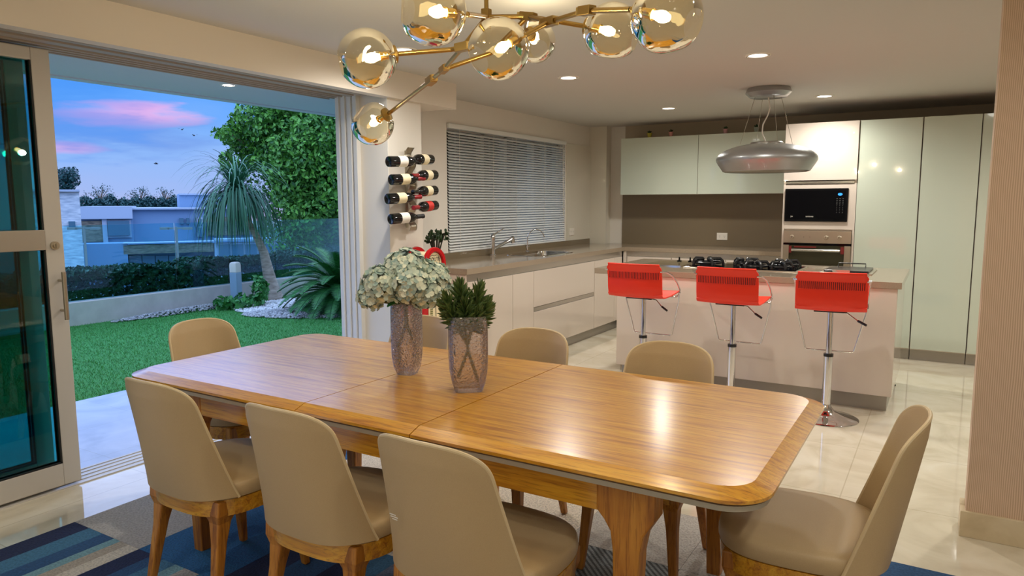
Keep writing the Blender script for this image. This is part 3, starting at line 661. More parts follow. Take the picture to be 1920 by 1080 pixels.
# ================================================================== RUG (0.5 m carpet tiles)
def rugmat(name, c, b=0.6, herr=False):
    m = mat(name, c, 0.95); nt, N, L, bs = nodes(m)
    tc = N('ShaderNodeTexCoord'); n = N('ShaderNodeTexNoise'); n.inputs['Scale'].default_value = 110; n.inputs['Detail'].default_value = 4; L(tc.outputs['Object'], n.inputs['Vector'])
    r = N('ShaderNodeValToRGB'); r.color_ramp.elements[0].position = 0.32; r.color_ramp.elements[1].position = 0.62
    r.color_ramp.elements[0].color = tuple(x*(0.35 if herr else 0.72) for x in c[:3])+(1,); r.color_ramp.elements[1].color = tuple(min(1, x*1.12) for x in c[:3])+(1,)
    if herr:
        w = N('ShaderNodeTexWave'); w.inputs['Scale'].default_value = 22; w.bands_direction = 'DIAGONAL'; w.inputs['Distortion'].default_value = 0.4
        L(tc.outputs['Object'], w.inputs['Vector']); L(w.outputs['Fac'], r.inputs[0])
    else: L(n.outputs['Fac'], r.inputs[0])
    L(r.outputs[0], bs.inputs['Base Color'])
    bp = N('ShaderNodeBump'); bp.inputs['Strength'].default_value = b; bp.inputs['Distance'].default_value = 0.01; L(n.outputs['Fac'], bp.inputs['Height']); L(bp.outputs[0], bs.inputs['Normal'])
    return m
RM = [rugmat('rug_navy', srgb(26, 36, 72)), rugmat('rug_teal', srgb(62, 110, 140)), rugmat('rug_blue', srgb(38, 76, 116)), rugmat('rug_pale_teal', srgb(120, 160, 168)), rugmat('rug_beige', srgb(176, 164, 146)), rugmat('rug_cream', srgb(206, 196, 178)),
      rugmat('rug_light_grey', srgb(176, 170, 162)), rugmat('rug_bright_blue', srgb(34, 92, 140)), rugmat('rug_cream_loop', srgb(222, 210, 190), 1.0), rugmat('rug_herringbone', srgb(120, 124, 124), 0.8, True), rugmat('rug_slate', srgb(104, 116, 134))]
RX, RY, T_ = -3.315, 3.12, 0.5
S1 = [(0.24, 0), (0.22, 1), (0.17, 2), (0.10, 3), (0.12, 4), (0.15, 5)]
S2 = [(0.20, 0), (0.14, 2), (0.16, 1), (0.12, 3), (0.18, 6), (0.20, 1)]
S3 = [(0.25, 10), (0.2, 6), (0.15, 0), (0.2, 10), (0.2, 4)]
S4 = [(0.3, 0), (0.3, 2), (0.2, 0), (0.2, 1)]
tiles = {}
for i in range(8):
    for j in range(6): tiles[(i, j)] = 8
for j in (1, 2): tiles[(0, j)] = 6
tiles[(0, 0)] = 7; tiles[(0, 3)] = S1; tiles[(1, 2)] = 7; tiles[(1, 1)] = 7; tiles[(1, 0)] = 8; tiles[(1, 3)] = S2
tiles[(2, 2)] = S4; tiles[(3, 2)] = S3; tiles[(2, 3)] = S3; tiles[(3, 3)] = 6; tiles[(2, 1)] = 8; tiles[(4, 2)] = 9; tiles[(4, 1)] = 9; tiles[(5, 1)] = 6; tiles[(4, 0)] = 6; tiles[(5, 0)] = 6; tiles[(5, 2)] = S4
tiles[(6, 0)] = 2; tiles[(6, 1)] = 7; tiles[(7, 0)] = 7; tiles[(7, 1)] = S1; tiles[(6, 2)] = 6; tiles[(0, 4)] = 6; tiles[(1, 4)] = 2; tiles[(4, 3)] = S3; tiles[(5, 3)] = 9
rm = MB()
for (i, j), tt in tiles.items():
    x0 = RX+i*T_; y1 = RY-j*T_; y0 = y1-T_; e = 0.0007
    if isinstance(tt, int): rm.box((x0+e, y0+e, 0), (x0+T_-e, y1-e, 0.010), tt)
    else:
        x = x0
        for w, c in tt: rm.box((x+e, y0+e, 0), (x+w*T_-e*0.3, y1-e, 0.010), c); x += w*T_
ro = rm.build('rug', RM, bevel=0.0); tag(ro, 'patchwork rug of blue, grey and cream tiles under the dining table', 'rug')
ro.location = (0, 0, 0.0012)

# ================================================================== VASES + FLOWERS
def vase(name, x, y, w, h, rz, label, wb=0.7):
    t = empty(name, (x, y, 0.7505), rz, label, 'vase', None)
    def ring(s, z, n=40, p=5.0): return [(*(sup(2*pi*i/n, w*s, w*s, p)), z) for i in range(n)]
    m = MB(); ou = [(wb, 0.0), (wb+0.02, 0.006), (0.86, 0.03), (0.97, 0.075), (1.0, 0.12), (1.0, h-0.05), (0.96, h-0.015), (0.90, h)]
    inn = [(0.84, h), (0.90, h-0.018), (0.93, h-0.05), (0.93, 0.12), (0.90, 0.075), (0.78, 0.035), (wb-0.08, 0.016)]
    m.rings([ring(s, z) for s, z in ou] + [ring(s, z) for s, z in inn], 0, True)
    m.build('vase_body', vaseg, t); return t
V1x, V1y = -1.865, 2.245; V2x, V2y = -1.505, 2.165
vase('vase', V1x, V1y, 0.054, 0.315, R(10), 'tall narrow hammered glass vase holding the pale hydrangeas', 0.66)
vase('vase', V2x, V2y, 0.072, 0.285, R(40), 'wide hammered glass vase holding dark green succulents', 0.72)
# hydrangea bunch
FL = empty('hydrangea_bouquet', (V1x, V1y, 0.80), label='bunch of pale blue green hydrangeas in the tall vase', cat='flowers')
heads = [(0.0, 0.0, 0.41, 0.105), (-0.095, -0.05, 0.37, 0.080), (0.10, 0.05, 0.375, 0.085), (0.03, -0.07, 0.37, 0.082), (-0.03, 0.08, 0.38, 0.080), (0.085, -0.04, 0.335, 0.070), (-0.135, -0.06, 0.325, 0.056), (0.135, 0.05, 0.325, 0.060)]
rnd = random.Random(3)
dirs = [Vector((rt.x, rt.y, 0)), Vector((-rt.y, rt.x, 0))]
def headpos(a, b, z): return dirs[0]*a + dirs[1]*b + Vector((0, 0, z-0.05))
for k, (a, b, z, r) in enumerate(heads):
    c = headpos(a*0.96, b, z+0.006); r *= 0.95; m = MB()
    n = int(230*(r/0.1)**2)
    for i in range(n):
        ph = i*2.399963; zz = 1-1.75*(i+0.5)/n; q = math.sqrt(max(0, 1-zz*zz)); d = Vector((q*cos(ph), q*sin(ph), zz)) + Vector((rnd.uniform(-.2, .2), rnd.uniform(-.2, .2), rnd.uniform(-.2, .2))); d.normalize()
        p = c + d*r*rnd.uniform(0.82, 1.04)
        M = Matrix.Translation(p) @ d.to_track_quat('Z', 'X').to_matrix().to_4x4() @ Matrix.Rotation(rnd.uniform(0, 6.28), 4, 'Z')
        for pe in range(4):
            Mr = M @ Matrix.Rotation(pe*pi/2, 4, 'Z'); s = rnd.uniform(0.0135, 0.019); tl = rnd.uniform(-0.2, 0.9)
            L_ = s*1.15; vs = [(0, 0, 0), (s*0.52, L_*0.35, s*0.10*tl), (s*0.60, L_*0.75, s*0.45*tl), (0, L_*1.08, s*0.65*tl), (-s*0.60, L_*0.75, s*0.45*tl), (-s*0.52, L_*0.35, s*0.10*tl), (0, L_*0.6, s*0.10*tl-0.001)]
            m.add(vs, [(0, 1, 6), (1, 2, 6), (2, 3, 6), (3, 4, 6), (4, 5, 6), (5, 0, 6)], 0, True, Mr)
    m.build('flower_head', petalm, FL)
    s = MB(); top = c - Vector((0, 0, r*0.3)); mid = Vector((0, 0, 0.235)) + Vector((rnd.uniform(-.012, .012), rnd.uniform(-.012, .012), 0)); ang = k*0.9
    bot = Vector((0.034*(1 if k % 2 else -1)*rt.x, 0.034*(1 if k % 2 else -1)*rt.y, -0.012)); low = bot*1.0 + Vector((0, 0, 0.085))
    s.tube([top, mid.lerp(top, 0.35), mid, Vector((mid.x*0.6, mid.y*0.6, 0.16)), low, bot], 0.0056, 8); s.build('stem', stemm, FL)
m = MB()
for a in (0.4, 2.6, 4.5):
    d = Vector((cos(a), sin(a), -0.25))
    M = Matrix.Translation(Vector((0, 0, 0.265))) @ d.to_track_quat('Y', 'Z').to_matrix().to_4x4()
    m.grid(lambda u, v, M=M: M @ Vector(((u-0.5)*0.055*math.sin(pi*min(max(v, 0.02), 0.98))**0.8, v*0.10, 0.012*sin(v*3)-abs(u-0.5)*0.01)), 4, 8)
m.build('foliage', shrubleaf, FL)
# succulent bunch
SU = empty('succulent_stems', (V2x, V2y, 0.80), label='bunch of dark green succulent stems in the wide vase', cat='plant')
tips = [(-0.060, -0.02, 0.245, 0.048), (-0.018, 0.0, 0.285, 0.052), (0.045, 0.01, 0.275, 0.050), (-0.078, 0.02, 0.215, 0.042), (0.072, 0.0, 0.225, 0.044), (0.0, -0.04, 0.225, 0.048), (0.042, -0.04, 0.205, 0.042), (-0.045, -0.04, 0.205, 0.042), (0.080, 0.03, 0.200, 0.038), (-0.02, 0.05, 0.225, 0.042)]
for k, (a, b, z, r) in enumerate(tips):
    c = headpos(a-0.006, b, z+0.085); base = Vector((0, 0, 0.12)); ax = (c-base).normalized(); m = MB()
    Q = ax.to_track_quat('Z', 'X').to_matrix().to_4x4()
    n = 50
    for i in range(n):
        f = i/n; ph = i*2.4; el = 0.15+1.25*(1-f); L_ = r*(0.55+0.75*(1-abs(f-0.35)))*rnd.uniform(0.85, 1.1)
        o_ = ax*(-0.075+0.10*f)
        d = Q @ Vector((sin(el)*cos(ph), sin(el)*sin(ph), cos(el)))
        M = Matrix.Translation(c+o_) @ d.to_track_quat('Z', 'X').to_matrix().to_4x4()
        w = r*0.13
        rs = []
        for t_, ww in ((0, 0.5), (0.3, 1.0), (0.65, 0.9), (1.0, 0.06)):
            rs.append([M @ Vector((cos(q)*w*ww, sin(q)*w*ww*0.5 - 0.12*L_*t_*t_, L_*t_)) for q in (0, 1.57, 3.14, 4.71)])
        m.rings(rs, 0, True)
    m.build('rosette', succleaf, SU)
    if k < 4:
        s = MB(); sd = (-1) ** k; s.tube([c, base, Vector((0.0, 0.0, 0.10)), Vector((sd*0.038*rt.x, sd*0.038*rt.y, 0.0 if k % 2 else -0.02))], 0.006, 8); s.build('stem', stemm, SU)
# ================================================================== KITCHEN: window run
CT = 0.94
t = empty('base_cabinet', (-3.5, 6.1, 0), label='white base cabinet run below the window counter', cat='cabinet')
XB, XF = WX+0.01+3.5, -3.17+3.5
y0_, y1_ = 4.55-6.1, 7.70-6.1
MB().box((XB, y0_+0.004, 0.10), (XF-0.022, y1_, CT-0.046)).build('carcass', mat('cabinet_inner_grey', srgb(120, 112, 98), 0.5), t)  # carcass greyed so the door gaps read as lines of shade
MB().box((XB, y0_-0.012, 0.10), (XF, y0_+0.003, CT-0.046)).build('side_panel', whitem, t)
MB().box((XB, y0_+0.02, 0.0), (XF-0.05, y1_, 0.10)).build('plinth', toem, t)
MB().box((XF-0.03, y0_, CT-0.105), (XF-0.004, y1_, CT-0.045)).build('handle_profile', alum, t, bevel=0.004)
ys = [4.56, 5.25, 5.62, 6.94, 7.48, 7.70]
ys = [y-6.1 for y in ys]
for k in range(len(ys)-1):
    a, b = ys[k]+(0.006 if k == 0 else 0.0035), ys[k+1]-0.0035
    if k == 2:
        MB().box((XF-0.02, a, 0.105), (XF, b, 0.455)).build('drawer_front', whitem, t, bevel=0.002)
        MB().box((XF-0.02, a, 0.50), (XF, b, CT-0.108)).build('drawer_front', whitem, t, bevel=0.002)
        MB().box((XF-0.028, a, 0.458), (XF-0.006, b, 0.497)).build('handle_profile', alum, t, bevel=0.003)
    else: MB().box((XF-0.02, a, 0.105), (XF, b, CT-0.108)).build('door', whitem, t, bevel=0.002)
# back run
t = empty('base_cabinet', (-2.4, 8.0, 0), label='white base cabinet run below the back counter', cat='cabinet')
X0, X1 = WX+0.02+2.4, -1.385+2.4; YF = 7.745-8.0
MB().box((-3.17+2.4, YF+0.02, 0.10), (X1, 0.36, CT-0.045)).build('carcass', whitem, t)
MB().box((X0+0.7, YF+0.05, 0.0), (X1, 0.36, 0.10)).build('plinth', toem, t)
MB().box((-3.17+2.4+0.03, YF+0.004, CT-0.105), (X1, YF+0.03, CT-0.045)).build('handle_profile', alum, t, bevel=0.004)
xs = [-3.13, -2.6, -2.0, -1.39]
for k in range(3): MB().box((xs[k]+2.4+0.003, YF, 0.105), (xs[k+1]+2.4-0.003, YF+0.02, CT-0.108)).build('door', whitem, t, bevel=0.002)
MB().box((-3.17+2.4, YF-0.015, 0.10), (-3.135+2.4, YF+0.03, CT-0.045)).build('corner_post', whitem, t)
# countertop L with sink cut-out
SKX0, SKX1, SKY0, SKY1 = -3.68, -3.27, 5.95, 6.65
m = MB(); zt, zb = CT, CT-0.045; YB = 8.368
for a, b in (((WX+0.013, 4.53), (-3.15, SKY0)), ((WX+0.013, SKY0), (SKX0, SKY1)), ((SKX1, SKY0), (-3.15, SKY1)), ((WX+0.013, SKY1), (-3.15, 8.23)), ((-3.60, 8.23), (-3.15, YB)), ((-3.15, 7.72), (-1.375, YB))):
    m.box((a[0], a[1], zb), (b[0], b[1], zt))
ct = m.build('worktop', counterm); tag(ct, 'L shaped beige stone worktop under window and backsplash', 'worktop')
m = MB(); m.box((WX+0.001, 4.53, CT), (WX+0.013, WY1+0.7, 0.998)); ups = m.build('upstand', splashm); tag(ups, 'low taupe upstand along the window wall', 'upstand'); 
bs = box('backsplash', (-3.45, 8.362, CT+0.0005), (-1.375, 8.379, 1.545), splashm); tag(bs, 'taupe backsplash panel below the wall cabinets', 'backsplash')
# outlet
def outlet(loc, rz, label):
    t = empty('wall_outlet', loc, rz, label, 'outlet')
    MB().cbox((0, -0.004, 0), (0.122, 0.008, 0.082)).build('cover_plate', whitep, t, bevel=0.002)
    m = MB()
    for s in (-0.028, 0.028):
        for dx in (-0.006, 0.006): m.cbox((s+dx, -0.0085, 0.006), (0.002, 0.001, 0.010))
        m.cbox((s, -0.0085, -0.008), (0.004, 0.001, 0.005))
    m.build('sockets', ink, t)
outlet((-2.205, 8.361, 1.055), 0, 'white double outlet on the taupe backsplash')
outlet((WX+0.0135, 7.72, 1.10), pi/2, 'white outlet beside the window above the worktop')
# sink
t = empty('kitchen_sink', ((SKX0+SKX1)/2, (SKY0+SKY1)/2, CT), label='stainless steel sink in the window worktop', cat='sink')
a, b = (SKX1-SKX0)/2, (SKY1-SKY0)/2; m = MB()
def rr(x, y, z): return [(*(sup(2*pi*i/40, x, y, 6)), z) for i in range(40)]
m.rings([rr(a+0.02, b+0.02, 0.0005), rr(a+0.018, b+0.018, 0.004), rr(a-0.012, b-0.012, 0.003), rr(a-0.016, b-0.016, -0.02), rr(a-0.03, b-0.03, -0.17), rr(a-0.07, b-0.07, -0.18)], 0, True, False, True); m.build('basin', chrome, t)
MB().lathe([(0.002, -0.178), (0.035, -0.177), (0.04, -0.179)], n=24).build('drain', steel, t)
# faucets
t = empty('kitchen_faucet', (-3.745, 5.83, CT), label='chrome pull out faucet with angled spout and raised lever', cat='faucet')
MB().lathe([(0.032, 0), (0.032, 0.008), (0.022, 0.014), (0.020, 0.14), (0.024, 0.16), (0.022, 0.19), (0.012, 0.205)], n=24).build('body', chrome, t)
sp_ = MB().tube([(0, 0.0, 0.06), (0.03, 0.10, 0.10), (0.07, 0.25, 0.155)], [0.017, 0.016, 0.018], 14).build('spout', chrome, t)
MB().cyl((0.068, 0.245, 0.175), (0.072, 0.262, 0.115), 0.021, 20).build('spray_head', chrome, sp_)
MB().tube([(0, 0, 0.195), (0.02, 0.05, 0.225), (0.035, 0.15, 0.262)], [0.009, 0.007, 0.006], 10).build('lever', chrome, t)
t = empty('filter_tap', (-3.745, 6.50, CT), label='slim chrome gooseneck filter tap right of the faucet', cat='faucet')
MB().lathe([(0.022, 0), (0.022, 0.006), (0.010, 0.012), (0.010, 0.05), (0.006, 0.06)], n=20).build('body', chrome, t)
arc = [(0, 0, 0.05), (0, 0, 0.12)] + [(0.10*(1-cos(a))*0.45, 0.105*(1-cos(a)), 0.12+0.11*sin(a)) for a in [pi*k/14*0.93 for k in range(1, 15)]]
MB().tube(arc, 0.006, 10).build('spout', chrome, t)
MB().cyl((0, 0, 0.045), (0.0, 0.045, 0.055), 0.004, 8).build('lever', chrome, t)

# ================================================================== wall cabinets & tall units
t = empty('wall_cabinet', (-2.35, 8.2, 1.54), label='pale green glass fronted wall cabinets above the backsplash', cat='cabinet')
MB().box((-3.33+2.35, -0.18, 0.0), (-1.375+2.35, 0.178, 0.655)).build('carcass', whitem, t)
for a, b in ((-3.33, -2.409), (-2.403, -1.376)):
    d = MB().box((a+2.35, -0.20, 0.002), (b+2.35, -0.18, 0.657)).build('door', glassdoor, t, bevel=0.0015)
def tall(name, x0, x1, label, fronts, gloss=glassdoor, zt=2.195):
    t = empty(name, ((x0+x1)/2, 7.88, 0), label=label, cat='cabinet')
    c = (x0+x1)/2
    MB().box((x0-c+0.002, -0.46, 0.10), (x1-c-0.002, 0.49, zt-0.002)).build('carcass', whitem, t)
    MB().box((x0-c+0.002, -0.425, 0.0), (x1-c-0.002, 0.49, 0.098)).build('plinth', toem, t)
    for (a, b, z0, z1, mm) in fronts: MB().box((a-c, -0.48, z0), (b-c, -0.4605, z1), 0).build('door', mm, t, bevel=0.0015)
    return t
# oven tower, built around the appliance niches
t = empty('oven_tower', (-1.047, 7.88, 0), label='white tall unit housing microwave and oven', cat='cabinet')
c = -1.047; x0, x1 = -1.37, -0.724
m = MB(); m.box((x0-c, -0.48, 0.10), (x0-c+0.018, 0.49, 2.195)); m.box((x1-c-0.018, -0.48, 0.10), (x1-c, 0.49, 2.195)); m.box((x0-c+0.018, 0.47, 0.10), (x1-c-0.018, 0.49, 2.195))
for z in (0.10, 0.50, 1.176, 1.60, 2.177): m.box((x0-c+0.018, -0.46, z), (x1-c-0.018, 0.47, z+0.018))
m.build('carcass', whitem, t)
MB().box((x0-c, -0.425, 0.0), (x1-c, 0.49, 0.098)).build('plinth', toem, t)
MB().box((x0-c+0.001, -0.50, 1.655), (x1-c-0.001, -0.481, 2.195)).build('door', whitem, t, bevel=0.0015)
MB().cyl((x1-c-0.045, -0.500, 2.085), (x1-c-0.045, -0.503, 2.085), 0.009, 16).build('lock_cap', whitep, t)
MB().box((x0-c+0.018, -0.475, 1.622), (x1-c-0.018, -0.455, 1.650)).build('handle_profile', alum, t, bevel=0.003)
MB().box((x0-c+0.018, -0.478, 1.190), (x1-c-0.018, -0.462, 1.262)).build('filler_panel', whitem, t)
m = MB(); m.box((x0-c+0.018, -0.478, 1.578), (x1-c-0.018, -0.462, 1.612)); m.box((x1-c-0.066, -0.478, 1.262), (x1-c-0.018, -0.462, 1.578)); m.build('niche_frame', whitem, t)
MB().box((x0-c+0.001, -0.50, 0.105), (x1-c-0.001, -0.481, 0.515)).build('drawer_front', whitem, t, bevel=0.0015)
# microwave
t = empty('microwave', (-1.07, 7.70, 1.264), label='black built in microwave with keypad above the oven', cat='microwave')
hw_ = 0.281; mh = 0.312
MB().box((-hw_+0.01, -0.26, 0.0), (hw_-0.01, 0.20, mh-0.01)).build('body', blackmat, t)
md_ = MB().box((-hw_, -0.315, 0.0), (hw_, -0.26, mh)).build('door', blackm, t, bevel=0.003)
MB().box((-hw_+0.016, -0.3165, 0.018), (hw_-0.02, -0.3152, mh-0.018)).build('door_glass', mat('microwave_glass', (0.002, 0.002, 0.003, 1), 0.03, IOR=1.22), md_)
MB().lathe([(0.001, 0), (0.020, 0)], n=24, M=Matrix.Rotation(pi/2, 4, 'X') @ Matrix.Diagonal((1, 0.62, 1, 1)), c=(hw_-0.070, -0.3172, mh-0.055), cap0=False, cap1=False).build('display', halo, md_)
m = MB()
for i in range(3):
    for j in range(9): m.cbox((hw_-0.095+i*0.026, -0.3172, mh-0.095-j*0.0165), (0.011 if j < 4 else 0.004, 0.0008, 0.003))
m.build('keypad', mat('grey_print', srgb(130, 130, 128), 0.5), md_)
text_mesh('brand_lettering', 'SAMSUNG', 0.015, whitep, md_, (-0.050, -0.3175, 0.046), (pi/2, 0, 0))
text_mesh('model_lettering', 'Jet', 0.018, whitep, md_, (-0.212, -0.3175, 0.048), (pi/2, 0, 0))
# oven
t = empty('built_in_oven', (-1.047, 7.70, 0.522), label='stainless steel built in oven with bar handle', cat='oven')
ohw = 0.302; oh = 0.652
MB().box((-ohw+0.01, -0.28, 0.0), (ohw-0.01, 0.20, oh-0.004)).build('body', blackmat, t)
cp_ = MB().box((-ohw, -0.325, oh-0.118), (ohw, -0.28, oh)).build('control_panel', steel, t, bevel=0.002)
for x in (-0.222, 0.085, 0.20):
    k = MB().lathe([(0.021, 0), (0.021, 0.006), (0.017, 0.008), (0.015, 0.022)], n=24, M=Matrix.Rotation(pi/2, 4, 'X'), c=(x, -0.325, oh-0.062)).build('knob', steel, cp_)
    MB().cbox((x, -0.3475, oh-0.062), (0.003, 0.002, 0.018)).build('pointer', ink, cp_)
for x in (-0.115, -0.06): MB().cyl((x, -0.325, oh-0.060), (x, -0.327, oh-0.060), 0.003, 10).build('indicator', ink, cp_)
MB().box((-ohw, -0.318, oh-0.138), (ohw, -0.28, oh-0.120)).build('vent_slot', blackm, t)
m = MB(); m.box((-ohw, -0.325, 0.0), (-ohw+0.055, -0.28, oh-0.140)); m.box((ohw-0.055, -0.325, 0.0), (ohw, -0.28, oh-0.140)); m.box((-ohw+0.055, -0.325, 0.0), (ohw-0.055, -0.28, 0.06)); df_ = m.build('door_frame', steel, t, bevel=0.002)
MB().box((-ohw+0.055, -0.322, 0.06), (ohw-0.055, -0.285, oh-0.140)).build('door_glass', mat('oven_glass', (0.035, 0.032, 0.018, 1), 0.05), df_)
MB().cyl((-0.215, -0.37, oh-0.185), (0.215, -0.37, oh-0.185), 0.012, 16).build('handle', alum, df_)
for x in (-0.20, 0.20): MB().cyl((x, -0.325, oh-0.185), (x, -0.37, oh-0.185), 0.007, 10).build('handle_post', steel, df_)
for a_, b_ in ((-0.245, -0.222), (0.218, 0.246)): MB().box((a_, -0.334, oh-0.215), (b_, -0.324, oh-0.150)).build('door_trim', slotred, df_)
MB().box((-0.20, -0.327, oh-0.163), (0.0, -0.322, oh-0.150)).build('door_trim', slotred, df_)
tall('tall_cabinet', -0.722, -0.215, 'pale green glass fronted tall cabinet directly right of the oven', [(-0.720, -0.219, 0.11, 2.195, glassdoor)])
tall('tall_cabinet', -0.213, 0.225, 'pale green glass fronted tall cabinet, second to the right of the oven', [(-0.208, 0.222, 0.11, 2.195, glassdoor)])
tall('tall_cabinet', 0.227, 0.90, 'pale green glass fronted tall cabinet half hidden by the partition', [(0.232, 0.897, 0.11, 2.195, glassdoor)])
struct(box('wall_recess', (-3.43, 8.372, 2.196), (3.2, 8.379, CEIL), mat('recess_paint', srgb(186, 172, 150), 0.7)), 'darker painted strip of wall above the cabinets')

# ================================================================== ISLAND
IX0, IX1, IY0, IY1, IH = -2.475, -0.222, 5.415, 6.56, 0.91
t = empty('kitchen_island', (-1.3, 6.0, 0), label='white kitchen island body facing the bar stools', cat='kitchen island')
bx0, bx1 = -2.275+1.3, -0.245+1.3
MB().box((bx0, -0.575, 0.115), (bx1, 0.44, IH-0.045)).build('body', whitem, t, bevel=0.004)
MB().box((bx0+0.03, -0.515, 0.0), (bx1-0.03, 0.40, 0.115)).build('plinth', toem, t)
for x in (bx1-0.03, bx0+0.03):
    MB().lathe([(0.018, 0), (0.018, 0.01), (0.012, 0.012), (0.012, 0.115)], c=(x, 0.30, 0), n=14).build('foot', blackmat, t)
it = MB().box((-(IX1-IX0)/2, -(IY1-IY0)/2, 0), ((IX1-IX0)/2, (IY1-IY0)/2, 0.045)).build('island_top', counterm, bevel=0.002, loc=((IX0+IX1)/2, (IY0+IY1)/2, IH-0.045)); tag(it, 'beige stone top of the kitchen island', 'worktop')
# gas hob
t = empty('gas_hob', (-1.40, 6.06, IH), label='black gas hob with cast iron pan supports on the island', cat='hob')
MB().cbox((0, 0, 0.003), (0.90, 0.50, 0.006)).build('steel_tray', steel, t, bevel=0.002)
MB().cbox((0, 0, 0.008), (0.87, 0.47, 0.004)).build('glass_plate', blackm, t, bevel=0.001)
for (x, y, s) in ((-0.33, 0.03, 1.25), (-0.02, 0.11, 1.0), (0.11, -0.12, 0.95), (0.30, 0.11, 0.95), (0.30, -0.12, 0.8)):
    m = MB(); m.lathe([(0.050*s, 0.010), (0.050*s, 0.022), (0.036*s, 0.030), (0.002, 0.031)], c=(x, y, 0), n=28); m.build('burner', blackmat, t)
    m = MB(); R_ = 0.098*s
    ring_ = [(x+R_*cos(2*pi*k/28), y+R_*sin(2*pi*k/28), 0.026) for k in range(28)]; m.tube(ring_, 0.0075, 8, closed=True)
    for k in range(5):
        a = 2*pi*k/5+0.3; ca, sa = cos(a), sin(a)
        m.tube([(x+R_*1.12*ca, y+R_*1.12*sa, 0.010), (x+R_*1.08*ca, y+R_*1.08*sa, 0.034), (x+R_*0.9*ca, y+R_*0.9*sa, 0.050), (x+R_*0.35*ca, y+R_*0.35*sa, 0.050), (x+R_*0.28*ca, y+R_*0.28*sa, 0.044)], 0.0115, 8)
    pz = m.build('pan_support', blackmat, t); pz.scale = (1, 1, 1.25); pz.location = (0, 0, -0.002)
for k in range(5): MB().lathe([(0.017, 0.010), (0.015, 0.028), (0.001, 0.028)], c=(0.40, -0.17+k*0.08, 0), n=16).build('knob', blackm, t)
t = empty('ceramic_hob', (-2.06, 6.10, IH), label='flush glass cooktop with two small knobs at the left of the island', cat='hob')
MB().cbox((0, 0, 0.004), (0.34, 0.46, 0.006)).build('glass_plate', mat('taupe_glass', srgb(132, 120, 96), 0.04), t, bevel=0.001)
MB().cbox((0, -0.232, 0.004), (0.345, 0.008, 0.009)).build('front_trim', chrome, t)
for x in (0.02, 0.12): MB().lathe([(0.020, 0.008), (0.022, 0.016), (0.008, 0.022), (0.006, 0.045), (0.009, 0.048), (0.001, 0.049)], c=(x, 0.20, 0), n=18).build('knob', blackm, t)
t = empty('table_grill', (-0.62, 6.10, IH), label='flat black griddle plate with steel rim at the right of the island', cat='grill')
MB().cbox((0, 0, 0.004), (0.36, 0.46, 0.008)).build('steel_rim', steel, t, bevel=0.002)
MB().cbox((0, 0.0, 0.016), (0.31, 0.40, 0.016)).build('griddle_plate', blackmat, t, bevel=0.004)
MB().tube([(-0.10, 0.19, 0.018), (-0.10, 0.21, 0.048), (0.10, 0.21, 0.048), (0.10, 0.19, 0.018)], 0.005, 8).build('handle', blackmat, t)
m = MB(); m.cbox((-0.03, -0.218, 0.018), (0.12, 0.018, 0.020)); m.build('tray_label', chrome, t)

